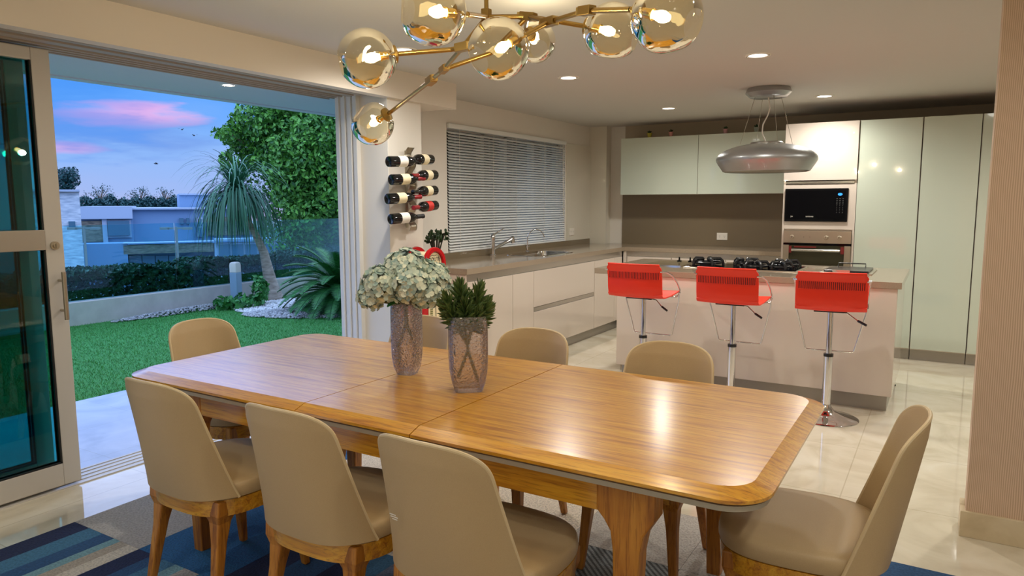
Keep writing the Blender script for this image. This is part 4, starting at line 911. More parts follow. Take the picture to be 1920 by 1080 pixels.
# ================================================================== BAR STOOLS
def make_stool():
    t = empty('bar_stool', (0, 0, 0))
    MB().lathe([(0.205, 0.0), (0.207, 0.004), (0.195, 0.011), (0.12, 0.026), (0.055, 0.052), (0.032, 0.085), (0.029, 0.10)], n=48).build('base', chrome, t)
    MB().cyl((0, 0, 0.09), (0, 0, 0.43), 0.0285, 28).build('outer_column', chrome, t)
    MB().cyl((0, 0, 0.425), (0, 0, 0.445), 0.031, 28).build('collar', blackmat, t)
    MB().cyl((0, 0, 0.44), (0, 0, 0.735), 0.019, 24).build('gas_piston', chrome, t)
    MB().box((-0.10, -0.10, 0.735), (0.10, 0.10, 0.742)).build('seat_plate', blackmat, t)
    m = MB(); m.tube([(0.01, 0.02, 0.728), (0.10, 0.0, 0.722), (0.16, -0.05, 0.685), (0.19, -0.07, 0.672)], 0.0045, 8); lv = m.build('lever', chrome, t)
    MB().cyl((0.165, -0.053, 0.683), (0.215, -0.085, 0.662), 0.008, 10).build('lever_grip', blackmat, lv)
    # seat shell: seat pan, bend, back
    prof = [(0.205, 0.762), (0.19, 0.770), (0.12, 0.762), (0.0, 0.752), (-0.12, 0.750), (-0.165, 0.758), (-0.190, 0.785), (-0.200, 0.830), (-0.205, 0.90), (-0.218, 0.96), (-0.238, 1.008)]
    # subdivide the profile
    pp = []
    for a, b in zip(prof, prof[1:]):
        for k in range(3): pp.append((a[0]+(b[0]-a[0])*k/3, a[1]+(b[1]-a[1])*k/3))
    pp.append(prof[-1])
    W = 0.212
    def pt(u, v):
        k = min(int(v*(len(pp)-1)), len(pp)-2); f = v*(len(pp)-1)-k; y = pp[k][0]*(1-f)+pp[k+1][0]*f; z = pp[k][1]*(1-f)+pp[k+1][1]*f
        x = (u-0.5)*2; w = W - (0.012 if z > 0.98 else 0)
        yb = 0.018*(x*x) if z > 0.78 else 0; zb = 0.006*x*x if z < 0.78 else 0.0
        return Vector((x*w, y+yb, z+zb))
    m = MB().grid(pt, 24, len(pp)-1); o = m.build('seat_shell', redm, t); s = o.modifiers.new('thick', 'SOLIDIFY'); s.thickness = 0.010; s.offset = 0; b = o.modifiers.new('bev', 'BEVEL'); b.width = 0.003; b.segments = 2
    # ribs on the back
    m = MB()
    for k in range(34):
        x = -W+0.016 + (2*W-0.032)*k/33; xx = x/W
        for sy in (-1,): m.cbox((x, -0.212+0.018*xx*xx-0.004, 0.922), (0.0062, 0.012, 0.052))
    m.build('back_ribs', redm, o, bevel=0.0015)
    m = MB()
    for k in range(33):
        x = -W+0.016 + (2*W-0.032)*(k+0.5)/33; xx = x/W; m.cbox((x, -0.214+0.018*xx*xx-0.0005, 0.922), (0.0058, 0.012, 0.048))
    m.build('back_slots', slotred, o)  # dark strips stand in for shade inside the open back slots
    # chrome side frames with arm
    for s in (-1, 1):
        X = s*(W+0.012)
        m = MB(); m.tube([(s*(W-0.01), -0.205, 0.955), (X, -0.195, 0.955), (X, -0.14, 0.950), (X, -0.02, 0.915), (X, 0.10, 0.85), (X, 0.165, 0.790), (X, 0.17, 0.765), (X, 0.10, 0.745), (s*0.10, 0.02, 0.741)], 0.0065, 10); m.build('arm_frame', chrome, t)
    m = MB(); m.tube([(-(W+0.008), 0.165, 0.775), (-(W+0.004), 0.17, 0.70), (-0.155, 0.20, 0.435), (-0.145, 0.20, 0.425), (0.145, 0.20, 0.425), (0.155, 0.20, 0.435), (W+0.004, 0.17, 0.70), (W+0.008, 0.165, 0.775)], 0.0058, 10); m.build('footrest', chrome, t)
    return t
S0 = make_stool()
for k, (x, y, rz, lab) in enumerate(((-0.615, 5.10, R(6), 'red bar stool at the right end of the island'), (-1.25, 5.10, R(-1), 'red bar stool in the middle of the island front'), (-1.92, 5.10, R(-1), 'red bar stool at the left end of the island'))):
    s = S0 if k == 0 else copy_tree(S0); s.location = (x, y, 0.0); s.rotation_euler = (0, 0, rz); tag(s, lab, 'bar stool', 'red bar stools along the island')

# ================================================================== ISLAND HOOD
t = empty('range_hood', (-1.305, 6.24, CEIL), label='silver disc shaped range hood hanging over the island', cat='range hood')
MB().lathe([(0.001, -0.076), (0.145, -0.074), (0.155, -0.066), (0.182, -0.040), (0.172, -0.012), (0.165, 0)], n=56).build('ceiling_mount', hoodm, t)
hz = 1.70-CEIL
m = MB(); m.lathe([(0.33, hz), (0.345, hz+0.004), (0.380, hz+0.055), (0.398, hz+0.085)] + [(0.402*cos(a_), hz+0.10+0.136*sin(a_)) for a_ in [R(q_) for q_ in range(0, 90, 6)]] + [(0.001, hz+0.236)], n=72, cap0=False); m.build('hood_body', hoodm, t)
MB().lathe([(0.001, hz+0.003), (0.34, hz+0.003)], n=48, cap0=False, cap1=False).build('filter_plate', steel, t)
MB().lathe([(0.001, hz+0.243), (0.125, hz+0.243), (0.13, hz+0.238), (0.13, hz+0.228)], n=40).build('top_cap', toem, t)
m = MB()
for a in (0.6, 2.2, 3.7, 5.3): m.cyl((0.11*cos(a), 0.11*sin(a), -0.07), (0.22*cos(a), 0.22*sin(a), hz+0.225), 0.0016, 6)
m.build('suspension_cables', steel, t)
MB().tube([(0.0, 0, -0.07), (0.015, 0, -0.16), (0.0, 0.0, -0.22), (-0.035, 0, -0.29), (-0.04, 0, -0.36), (-0.01, 0, -0.43), (0.02, 0, -0.46)], 0.0055, 10).build('power_cable', whitep, t)

# ================================================================== MINI POTS on wall cabinets
for k, (x, c, mm, lab) in enumerate(((-3.01, srgb(196, 186, 70), 0, 'tiny yellow pot with a small plant on the wall cabinets'), (-2.753, srgb(206, 150, 142), 0, 'tiny salmon pot with a small plant, second from the left on the wall cabinets'), (-2.133, srgb(196, 150, 150), 0, 'tiny pink pot with a dark plant left of the hood cables'), (-1.802, srgb(150, 160, 150), 0, 'tiny pale green pot with a dark plant behind the hood cable'))):
    t = empty('potted_plant', (x, 8.08, 2.197), label=lab, cat='potted plant', group='tiny potted plants on the wall cabinets')
    MB().lathe([(0.018, 0), (0.026, 0.045), (0.029, 0.045), (0.029, 0.055), (0.025, 0.055)], n=20).build('pot', mat('mini_pot_paint', c, 0.5), t)
    m = MB(); r_ = random.Random(k)
    for i in range(34):
        a = r_.uniform(0, 6.28); e = r_.uniform(0.0, 0.95); L_ = r_.uniform(0.025, 0.042); d = Vector((sin(e)*cos(a), sin(e)*sin(a), cos(e))); p = Vector((0, 0, 0.05)); s_ = d.cross(Vector((0.3, 0.5, 0.2))).normalized()*0.006
        m.add([p-s_*0.4, p+s_*0.4, p+d*L_*0.6+s_, p+d*L_, p+d*L_*0.6-s_], [(0, 1, 2, 3, 4)])
    m.build('foliage', minileaf, t)

# ================================================================== WINE RACK + BOTTLES on the column (+X face at x=-3.40)
RXF = -3.40
t = empty('wine_rack', (RXF, 4.12, 1.25), label='wavy steel wall rack holding eight wine bottles', cat='wine rack')
m = MB()
def wave(u, v):
    z = v*0.60; x = 0.045 + 0.022*sin(v*2*pi*4+0.5); y = (u-0.5)*0.075
    return Vector((x, y, z))
m.grid(wave, 4, 120); o = m.build('wave_strip', steel, t); s = o.modifiers.new('thick', 'SOLIDIFY'); s.thickness = 0.003
MB().box((0.0, -0.012, 0.02), (0.004, 0.012, 0.58)).build('wall_strip', steel, t)
for zz in (0.06, 0.54): MB().cyl((0.002, 0, zz), (0.05, 0, zz), 0.006, 10).build('standoff', steel, t)
def make_bottle(lab_m, cap_m, second=None):
    t = empty('wine_bottle', (0, 0, 0))          # local: base at y=-0.16 (bottom) neck toward +y
    Mx = Matrix.Rotation(-pi/2, 4, 'X')
    MB().lathe([(0.001, 0.012), (0.020, 0.006), (0.030, 0.0), (0.036, 0.003), (0.0375, 0.010), (0.0375, 0.185), (0.034, 0.205), (0.022, 0.228), (0.0150, 0.245), (0.0140, 0.30), (0.0155, 0.302), (0.0155, 0.315), (0.001, 0.316)], n=28, M=Mx, cap0=False).build('glass_body', bottlem, t); gb_ = t.children[0]
    MB().lathe([(0.0379, 0.080), (0.0379, 0.155)], n=28, M=Mx, cap0=False, cap1=False).build('label_wrap', lab_m, gb_)
    MB().lathe([(0.0158, 0.245), (0.0150, 0.296), (0.0165, 0.300), (0.0165, 0.3165), (0.001, 0.3172)], n=20, M=Mx, cap0=False).build('foil_cap', cap_m, gb_)
    return t
protos = {}
def bottle(y, z, left, lab, lm, cm, dark=False, x=RXF+0.115):
    key = (lm.name, cm.name)
    if key not in protos: protos[key] = make_bottle(lm, cm); b = protos[key]
    else: b = copy_tree(protos[key])
    b.location = (x, y, z)
    b.rotation_euler = (R(3) if left else R(-3), 0, (0 if left else pi) + (R(-8) if left else R(8)))
    tag(b, lab, 'wine bottle', 'wine bottles in the wall rack'); return b
zl = [(303, 720), (337, 725), (373, 718), (411, 724)]; 
def rack_pt(px, py, X=RXF+0.115):
    v = fw*F_PX + rt2*(px-960) - up2*(py-540); return CAM + v*((X)/v.x)
LB = [('white label bottle with red emblem at the top left of the rack', labelw, rubber), ('cream label bottle, second down on the left of the rack', labelm, capr), ('cream label bottle, third down on the left of the rack', labelm, capr), ('white label bottle at the bottom left of the rack', labelw, rubber)]
for (py, px), (lab, lm, cm) in zip(zl, LB):
    p = rack_pt(px+8, py); bottle(p.y, p.z, True, lab, lm, cm)
RB = [('cream label bottle at the top right of the rack', labelm, rubber), ('cream label bottle with red cap, second down on the right of the rack', labelm, capr), ('cream label bottle with dark cap, third down on the right of the rack', labelm, bottlem), ('red label bottle at the bottom right of the rack', labelr, capr)]
for (px, py), (lab, lm, cm) in zip(((813, 299), (820, 328), (820, 357), (821, 385)), RB):
    p = rack_pt(px-5, py); bottle(p.y, p.z, False, lab, lm, cm)

# ================================================================== RED RETRO PUMP CABINET by the column
t = empty('retro_pump_cabinet', (-3.27, 4.145, 0), label='red retro gas pump shaped cabinet with round ROUTE US sign beside the column', cat='cabinet')
MB().box((-0.115, -0.165, 0.0), (0.115, 0.165, 0.06)).build('base', redgloss, t, bevel=0.004)
MB().box((-0.105, -0.155, 0.06), (0.105, 0.155, 0.86)).build('body', redgloss, t, bevel=0.01)
MB().box((0.106, -0.09, 0.12), (0.112, 0.145, 0.80)).build('front_panel', creamp, t, bevel=0.002)
m = MB()
for k in range(8): m.box((0.112, -0.075, 0.62+k*0.014), (0.114, -0.045, 0.628+k*0.014))
m.build('meter_marks', mat('olive_print', srgb(110, 110, 60), 0.5), t)
m = MB(); m.box((0.112, -0.01, 0.60), (0.114, 0.125, 0.605)); m.box((0.112, -0.01, 0.605), (0.114, -0.005, 0.78)); m.box((0.112, 0.12, 0.605), (0.114, 0.125, 0.78)); m.build('panel_line', ink, t)
MY = Matrix.Rotation(pi/2, 4, 'Y')
cz = 1.005
MB().box((-0.05, -0.05, 0.86), (0.05, 0.05, 0.90)).build('neck', redgloss, t)
MB().lathe([(0.085, -0.085), (0.090, -0.08), (0.090, 0.08), (0.085, 0.085)], n=40, M=MY, c=(0, 0.02, cz)).build('sign_drum', creamp, t)
for sx in (-1, 1):
    rg = MB(); rg.lathe([(0.090, 0.070), (0.122, 0.070), (0.126, 0.085), (0.120, 0.100), (0.095, 0.100), (0.090, 0.085)], n=48, M=Matrix.Rotation(sx*pi/2, 4, 'Y'), c=(0, 0.02, cz), cap0=False, cap1=False); rg.build('sign_ring', redgloss, t)
txt = ink
text_mesh('sign_lettering', 'ROUTE', 0.040, txt, t, (0.0862, 0.02, cz+0.035), (pi/2, 0, pi/2))
text_mesh('sign_lettering', 'US', 0.036, txt, t, (0.0862, 0.02, cz+0.002), (pi/2, 0, pi/2))
text_mesh('sign_lettering', '66', 0.050, txt, t, (0.0862, 0.02, cz-0.042), (pi/2, 0, pi/2))
m = MB(); sh = [(-0.052, 0.058), (-0.03, 0.066), (0, 0.060), (0.03, 0.066), (0.052, 0.058), (0.058, 0.02), (0.050, -0.035), (0, -0.072), (-0.050, -0.035), (-0.058, 0.02)]
m.tube([(0.0858, 0.02+a, cz+b) for a, b in sh], 0.0016, 6, closed=True); m.build('shield_outline', ink, t)
# leggy plant on the end of the worktop
t = empty('potted_plant', (-3.62, 4.76, CT+0.0006), label='leggy jade plant standing on the worktop end behind the column', cat='potted plant')
MB().lathe([(0.045, 0), (0.060, 0.085), (0.064, 0.085), (0.064, 0.10), (0.055, 0.10), (0.050, 0.085), (0.002, 0.085)], n=28).build('pot', creamp, t)
m = MB(); lf = MB(); r_ = random.Random(5)
for k in range(9):
    a = 2*pi*k/9; rr_ = 0.075 if k % 2 else 0.045; tp = Vector((rr_*cos(a), rr_*1.25*sin(a), r_.uniform(0.24, 0.29)))
    b0 = Vector((0.018*cos(a), 0.018*sin(a), 0.085)); md = b0.lerp(tp, 0.5)+Vector((0, 0, 0.015)); m.tube([b0, md, tp], [0.0075, 0.006, 0.004], 7)
    for i in range(16):
        aa = r_.uniform(0, 6.28); e = r_.uniform(0.1, 1.7); d = Vector((sin(e)*cos(aa), sin(e)*sin(aa), cos(e))); p = tp - Vector((0, 0, r_.uniform(0, 0.07)))
        lf.sphere(p+d*0.014, 0.0115, 6, 4, 0, (1, 0.4, 1.2), d.to_track_quat('Z', 'X').to_matrix().to_4x4())
m.build('stems', mat('jade_stem', (0.03, 0.025, 0.015, 1), 0.7), t); lf.build('foliage', minileaf, t)

# ================================================================== OUTSIDE
struct(box('floor_terrace', (-5.46, -4, -0.06), (-3.99, 12, -0.01), terracem), 'grey tiled terrace outside the sliding door')
sof = MB(); sof.box((-5.30, -4, 2.335), (-3.98, 12, 2.50)); sof.box((-5.40, -4, 2.325), (-5.30, 12, 2.55))
struct(sof.build('ceiling_porch', mat('soffit_paint', srgb(206, 210, 212), 0.8)), 'porch ceiling above the terrace')
downlight(-4.66, 3.60, 'small downlight in the porch ceiling outside the door', 0.06, 2.335)
struct(box('wall_porch', (-4.05, 4.0, -0.05), (-3.99, 12, 2.4), mat('outer_render', srgb(200, 200, 196), 0.8))) if False else None
GZ = -0.02
GWX = -8.95
m = MB(); m.grid(lambda u, v: Vector((-5.46+(GWX+5.46)*u, -5+20*v, GZ)), 30, 60); lw = m.build('lawn', lawnm); tag(lw, 'green lawn soil under the grass blades', 'lawn', kind='structure')
m = MB(); rg = random.Random(11)
for i in range(90000):
    u = rg.random(); x = -5.47 + (GWX+5.47)*(u**1.1); y = 1.6+x*-0.05 + rg.random()*(7.6) 
    a = rg.uniform(0, pi); w = 0.0026; h = rg.uniform(0.012, 0.026); dx, dy = cos(a)*w, sin(a)*w; lx, ly = rg.uniform(-.018, .018), rg.uniform(-.018, .018)
    o = len(m.v); m.v += [(x-dx, y-dy, GZ), (x+dx, y+dy, GZ), (x+lx, y+ly, GZ+h)]; m.f.append((o, o+1, o+2))
m.mi = [0]*len(m.f); m.sm = [False]*len(m.f)
gb = m.build('grass', bladem); tag(gb, 'short green grass blades covering the lawn', 'grass', kind='stuff')
struct(box('wall_garden', (GWX-0.18, -3, -0.6), (GWX, 14, 0.265), concrete, bevel=0.005), 'low rendered garden kerb wall between lawn and hedge')
# glass railing
t = empty('glass_railing', (GWX-0.09, 5.5, 0.265), label='frameless bluish glass railing on the garden kerb wall', cat='railing')
yy = -8.0
while yy < 5.6:
    MB().box((-0.006, yy+0.008, 0.0), (0.006, yy+1.69, 0.925)).build('glass_pane', railg, t); yy += 1.70
# far wide landscape floor
struct(box('ground', (-260, -200, -9.2), (-9.5, 300, -9.0), mat('far_ground', (0.02, 0.07, 0.05, 1), 0.9)), 'lower ground beyond the garden')

def leaves(mb, pts, sz, rnd_, asp=0.55, up_=0.0):
    for p, nrm in pts:
        d = Vector((rnd_.gauss(0, 1), rnd_.gauss(0, 1), rnd_.gauss(0, 1)+up_)).normalized()
        if nrm is not None: d = (d*0.8 + nrm).normalized()
        s = sz*rnd_.uniform(0.7, 1.35); u = d.orthogonal().normalized(); u = (Matrix.Rotation(rnd_.uniform(0, 6.28), 3, d) @ u); w = d.cross(u)
        o = len(mb.v)
        mb.v += [tuple(p-u*s*0.5), tuple(p+w*s*asp*0.5+d*s*0.08), tuple(p+u*s*0.5), tuple(p-w*s*asp*0.5+d*s*0.08)]
        mb.f.append((o, o+1, o+2, o+3)); mb.mi.append(0); mb.sm.append(False)
# hedge
rg = random.Random(21); m = MB(); pts = []
for i in range(70000):
    y = rg.uniform(1.0, 13.0); top = 0.60+0.10*noise.noise(Vector((y*1.7, 0, 0)))+0.05*noise.noise(Vector((y*6, 3, 0)))
    k = rg.random()
    if k < 0.75: x = GWX-0.26-abs(rg.gauss(0, 0.16)); z = rg.uniform(-0.25, top)
    else: x = GWX-rg.uniform(0.28, 0.95); z = top-abs(rg.gauss(0, 0.05))
    pts.append((Vector((x, y, z)), None))
leaves(m, pts, 0.072, rg)
hg = empty('hedge', (GWX-0.6, 7, -0.6), label='dark clipped hedge behind the glass railing', cat='hedge')
ho = m.build('foliage', hedgeleaf, hg); ho.location = (-(GWX-0.6), -7, 0.6)

# big leafy tree
def tree(name, loc, h, blobs, n, sz, mt, label, cat='tree', trunk=None, seed=1, group=None, branches=True, thin=1.0):
    t = empty(name, loc, label=label, cat=cat, group=group); r_ = random.Random(seed)
    if trunk:
        m = MB(); m.tube([Vector(p) for p, _ in trunk], [r for _, r in trunk], 12); 
        if branches:
            for (c, rad) in blobs:
                a = Vector(trunk[-1][0]); m.tube([a, a.lerp(Vector(c), 0.5)+Vector((0, 0, 0.1)), Vector(c)], [trunk[-1][1]*0.7, trunk[-1][1]*0.4, 0.012], 6)
        m.build('trunk', barkm, t)
    m = MB(); tot = sum(b[1][0]*b[1][2] for b in blobs); pts = []
    for (c, rad) in blobs:
        k = int(n*rad[0]*rad[2]/tot)
        for i in range(k):
            d = Vector((r_.gauss(0, 1), r_.gauss(0, 1), r_.gauss(0, 1))).normalized()
            f = r_.uniform(0.55, 1.0)**0.6
            lump = 1+0.22*noise.noise(Vector(c)+d*2.3)*2
            p = Vector((c[0]+d.x*rad[0]*f*lump, c[1]+d.y*rad[1]*f*lump, c[2]+d.z*rad[2]*f*lump)); pts.append((p, d*0.9 if f > 0.7 else None))
    leaves(m, pts, sz, r_); m.build('foliage', mt, t); return t
tb = Vector((-11.4, 11.2, -0.2))
tree('leafy_tree', tb, 4, [((0.0, 0.2, 2.1), (1.7, 1.7, 1.4)), ((0.3, 0.6, 3.2), (1.7, 1.6, 1.2)), ((-0.55, -0.5, 2.9), (0.95, 1.0, 0.7)), ((-1.1, -1.0, 3.0), (0.60, 0.6, 0.34)), ((0.9, 0.8, 1.2), (1.3, 1.3, 1.2)), ((-0.3, 0.2, 0.9), (1.2, 1.2, 0.9)), ((1.4, 1.4, 2.6), (1.5, 1.4, 1.6)), ((-1.3, -1.15, 2.55), (0.5, 0.5, 0.28)), ((-0.55, -0.3, 3.6), (0.9, 0.9, 0.6)), ((-0.3, 1.6, 1.6), (1.0, 1.0, 1.5)), ((0.2, 0.4, 2.2), (1.3, 1.3, 1.2)), ((1.0, 0.9, 2.0), (1.2, 1.2, 1.6)), ((-0.1, -0.8, 2.1), (0.55, 0.5, 0.5)), ((-0.60, -1.35, 3.30), (0.62, 0.5, 0.32)), ((-0.95, -1.65, 3.02), (0.38, 0.35, 0.20)), ((-0.25, -1.0, 3.75), (0.7, 0.6, 0.35)), ((0.0, -0.9, 2.7), (0.9, 0.8, 0.75)), ((0.4, -0.6, 1.6), (0.8, 0.7, 0.8))], 92000, 0.100, treeleaf, 'dense bright green tree filling the right of the garden view', trunk=[((0, 0, -0.6), 0.13), ((0.05, 0, 0.6), 0.11), ((0.0, 0.1, 1.5), 0.09)], seed=4)

# ponytail palm
t = empty('ponytail_palm', (-8.62, 7.26, GZ), label='ponytail palm with pale curved trunk and drooping leaves', cat='palm')
tr = [((0, 0, -0.02), 0.15), ((0.0, 0.0, 0.07), 0.155), ((-0.01, -0.01, 0.2), 0.115), ((-0.03, -0.03, 0.42), 0.085), ((-0.07, -0.07, 0.75), 0.062), ((-0.16, -0.15, 1.05), 0.048), ((-0.27, -0.25, 1.32), 0.042), ((-0.33, -0.30, 1.52), 0.045)]
MB().tube([p for p, _ in tr], [r for _, r in tr], 18).build('trunk', palmbark, t)
m = MB(); rg = random.Random(8); top = Vector(tr[-1][0])
for i in range(420):
    a = rg.uniform(0, 2*pi); e = rg.uniform(0.25, 1.45); L_ = rg.uniform(0.8, 1.25); d = Vector((cos(a)*cos(e), sin(a)*cos(e), sin(e)))
    p = top + Vector((rg.uniform(-.03, .03), rg.uniform(-.03, .03), rg.uniform(-0.08, 0.1))); v = d*1.0; w = 0.011; pts = []
    steps = 9
    for k in range(steps+1):
        pts.append(p.copy()); p = p + v*(L_/steps*(1.0)); v = (v + Vector((0, 0, -0.50 if e < 1.15 else -0.34))).normalized()
    side = Vector((-sin(a), cos(a), 0))
    o = len(m.v)
    for k, q in enumerate(pts):
        ww = w*(1-(k/steps)**3*0.9); m.v += [tuple(q-side*ww), tuple(q+side*ww)]
    for k in range(steps): m.f.append((o+2*k, o+2*k+1, o+2*k+3, o+2*k+2)); m.mi.append(0); m.sm.append(True)
m.build('fronds', palmleaf, t)

# cycad
CYC = (-7.02, 7.10, GZ)
t = empty('cycad', CYC, label='dark green cycad with stiff arching fronds at the lawn edge', cat='plant')
MB().lathe([(0.09, 0), (0.11, 0.1), (0.08, 0.2), (0.02, 0.24)], n=16).build('stump', barkm, t)
rg = random.Random(31)
m = MB()
for i in range(90):
    a = i*2.39996; e = 0.12+1.2*(i/90); L_ = 0.92; d = Vector((cos(a)*cos(e), sin(a)*cos(e), sin(e))); p = Vector((0, 0, 0.2)); v = d.copy(); steps = 20; prev = None; side = Vector((-sin(a), cos(a), 0))
    rach = []
    for k in range(steps+1):
        rach.append(p.copy()); nrm = side.cross(v).normalized()
        ll = 0.13*math.sin(pi*min(1, (k+1.2)/(steps+2)))**0.6
        for q in (0, 0.5):
            pq = p + v*(L_/steps)*q
            for s in (-1, 1):
                tip = pq + side*s*ll + v*ll*0.55 + Vector((0, 0, 0.02)); bw = v*0.016; o = len(m.v)
                m.v += [tuple(pq-bw), tuple(pq+bw), tuple(tip)]; m.f.append((o, o+1, o+2)); m.mi.append(0); m.sm.append(False)
        p = p + v*(L_/steps); v = (v+Vector((0, 0, -0.085))).normalized()
    m.tube(rach, 0.006, 5)
m.build('fronds', cycadleaf, t)
# gravel bed
def pebbles(name, n, cx, cy, rx, ry, sz, mt, label, seed, ang=0.6):
    m = MB(); rg = random.Random(seed)
    for i in range(n):
        r = math.sqrt(rg.random()); a = rg.uniform(0, 2*pi); lx, ly = rx*r*cos(a), ry*r*sin(a); x = cx+lx*cos(ang)-ly*sin(ang); y = cy+lx*sin(ang)+ly*cos(ang)
        s = sz*rg.uniform(0.6, 1.4); h = 0.05*(1-r*r)
        Mx = Matrix.Rotation(rg.uniform(0, 3), 4, 'Z')
        vs = [Mx @ Vector(q)*1.0 for q in ((s, 0, 0), (0, s*0.7, 0), (-s, 0, 0), (0, -s*0.7, 0), (0, 0, s*0.6), (0, 0, -s*0.5))]
        vs = [v+Vector((x, y, GZ+0.012+h)) for v in vs]
        m.add(vs, [(0, 1, 4), (1, 2, 4), (2, 3, 4), (3, 0, 4), (1, 0, 5), (2, 1, 5), (3, 2, 5), (0, 3, 5)], 0, True)
    o = m.build(name, mt); tag(o, label, 'gravel', kind='stuff')
pebbles('gravel', 5200, -7.75, 7.15, 1.0, 0.85, 0.026, pebblem, 'white pebble bed around the ponytail palm', 2)
pebbles('gravel', 4200, -7.15, 6.72, 0.95, 0.42, 0.024, pebbleg, 'grey pebbles edging the bed in front of the cycad', 3)
pebbles('gravel', 1500, GWX+0.16, 6.1, 0.13, 1.2, 0.02, pebbleg, 'strip of grey pebbles at the foot of the kerb wall', 4, 0.0)
# shrub
tree('shrub', (-8.35, 6.55, GZ), 0.5, [((0, 0, 0.10), (0.26, 0.26, 0.10)), ((0.12, 0.17, 0.26), (0.11, 0.11, 0.20)), ((-0.18, -0.20, 0.09), (0.15, 0.15, 0.08))], 520, 0.095, shrubleaf, 'low bright green shrub at the foot of the bollard light', 'shrub', seed=6)
tree('shrub', (-6.3, 6.95, GZ), 0.5, [((0, 0, 0.25), (0.32, 0.32, 0.28))], 900, 0.06, hedgeleaf, 'small dark shrub beside the cycad at the door jamb', 'shrub', seed=9)
# bollard light
t = empty('bollard_light', (-8.62, 6.62, GZ), R(20), label='square grey bollard light with pale rounded head', cat='bollard light')
MB().box((-0.056, -0.066, 0), (0.056, 0.066, 0.50)).build('post', silverled, t, bevel=0.01)
m = MB(); m.rings([[(*(sup(2*pi*i/24, 0.058, 0.068, 6)*s), z) for i in range(24)] for s, z in ((1, 0.50), (1.0, 0.60), (0.92, 0.63), (0.6, 0.645))]); m.build('lamp_head', whitep, t)

# ---- distant houses, built at their distance in a frame aligned with the valley view
HF = Matrix(((rt.x, -rt.y, 0), (rt.y, rt.x, 0), (0, 0, 1)))
fwh = Vector((-sin(YAW), cos(YAW), 0))
def world(px, py, D):
    v = fw*F_PX + rt2*(px-960) - up2*(py-540); k = D/(v.dot(fwh)); return CAM + v*k
stonem = mat('pale_stone_cladding', srgb(190, 200, 205), 0.9); ramp_noise(stonem, [(0.3, srgb(150, 165, 178)), (0.7, srgb(220, 226, 228))], 2.2, 4, (1, 1, 5))
renderm = mat('blue_grey_render', srgb(120, 150, 180), 0.9)
renderl = mat('light_grey_render', srgb(170, 182, 198), 0.9)
brown = mat('brown_brick_cladding', srgb(128, 118, 102), 0.9); ramp_noise(brown, [(0.35, srgb(104, 98, 86)), (0.65, srgb(150, 136, 116))], 3, 4, (1, 1, 4))
farglass = mat('far_window_glass', srgb(70, 110, 130), 0.15)
def hbox(parent, name, x0, y0, x1, y1, D, depth, m, org, zb=None):
    # box whose front face lies at distance D along the frame's own depth axis
    ax, ay, W = org
    def pt(px, py):
        v = fw*F_PX + rt2*(px-960) - up2*(py-540); p = CAM + v*(D/v.dot(ay)); return ((p-W).dot(ax), (p-W).dot(ay), p.z)
    a = pt(x0, y1); b = pt(x1, y0); z0 = a[2] if zb is None else zb
    return MB().box((a[0], a[1], z0+9), (b[0], a[1]+depth, b[2]+9)).build(name, m, parent)
def hroot(name, px, D, label, cat='building', group=None):
    v = fw*F_PX + rt2*(px-960); v.z = 0; ay = v.normalized(); ax = Vector((ay.y, -ay.x, 0)); p = CAM + ay*D; yaw = math.atan2(-ay.x, ay.y)
    t = empty(name, (p.x, p.y, -9), yaw, label, cat, group); return t, (ax, ay, Vector((p.x, p.y, 0)))
t, og = hroot('house', 150, 38, 'pale stone clad house block at the left of the garden view')
hbox(t, 'stone_block', 60, 357, 148, 520, 38, 9, stonem, og, -9)
hbox(t, 'window', 129, 415, 141, 426, 37.9, 0.3, farglass, og)
hbox(t, 'roof_coping', 58, 355.5, 149, 359, 37.8, 9.2, renderl, og)
t, og = hroot('house', 300, 52, 'long low grey blue house across the valley')
hbox(t, 'upper_wall', 148, 388, 247, 500, 52, 12, renderm, og, -9)
hbox(t, 'upper_wall', 247, 390, 470, 500, 52.6, 12, renderm, og, -9)
hbox(t, 'parapet', 148, 387, 247, 411, 51.5, 12, renderl, og)
hbox(t, 'parapet', 247, 389, 470, 393, 52.2, 12, renderl, og)
hbox(t, 'cladding', 152, 414, 194, 454, 51.8, 0.4, brown, og)
hbox(t, 'white_pilaster', 194, 411, 200, 456, 51.7, 0.5, renderl, og)
w = hbox(t, 'window', 201, 412, 245, 446, 51.8, 0.3, renderl, og)
hbox(t, 'pane', 203, 414, 242, 442, 51.6, 0.1, farglass, og)
w = hbox(t, 'window', 370, 408, 380, 444, 52.3, 0.3, renderl, og)
hbox(t, 'pane', 372, 410, 378, 424, 52.1, 0.1, farglass, og); hbox(t, 'pane', 372, 427, 378, 443, 52.1, 0.1, farglass, og)
hbox(t, 'window', 337, 409, 344, 420, 52.3, 0.3, farglass, og); hbox(t, 'window', 350, 409, 355, 420, 52.3, 0.3, farglass, og)
hbox(t, 'cladding', 389, 406, 470, 442, 52.4, 0.4, brown, og)
hbox(t, 'roof_box', 337, 364, 440, 390, 57, 6, renderm, og); hbox(t, 'roof_coping', 336, 363, 441, 365.5, 56.8, 6.3, renderl, og)
t, og = hroot('house', 300, 47, 'lower house wing with brown fascia and a row of windows')
hbox(t, 'side_wall', 143, 456, 238, 500, 47, 1.6, renderm, og, -9)
hbox(t, 'wall', 238, 452, 560, 500, 47.8, 0.8, renderm, og, -9)
hbox(t, 'fascia', 232, 456, 400, 477, 47, 0.8, brown, og); hbox(t, 'roof_edge', 230, 452, 402, 457, 46.8, 1.2, renderl, og)
for k in range(7):
    x = 243+k*25; hbox(t, 'window', x, 479, x+22, 500, 47.6, 0.2, farglass, og)
hbox(t, 'white_frame', 404, 445, 560, 452, 46.6, 1.2, renderl, og)
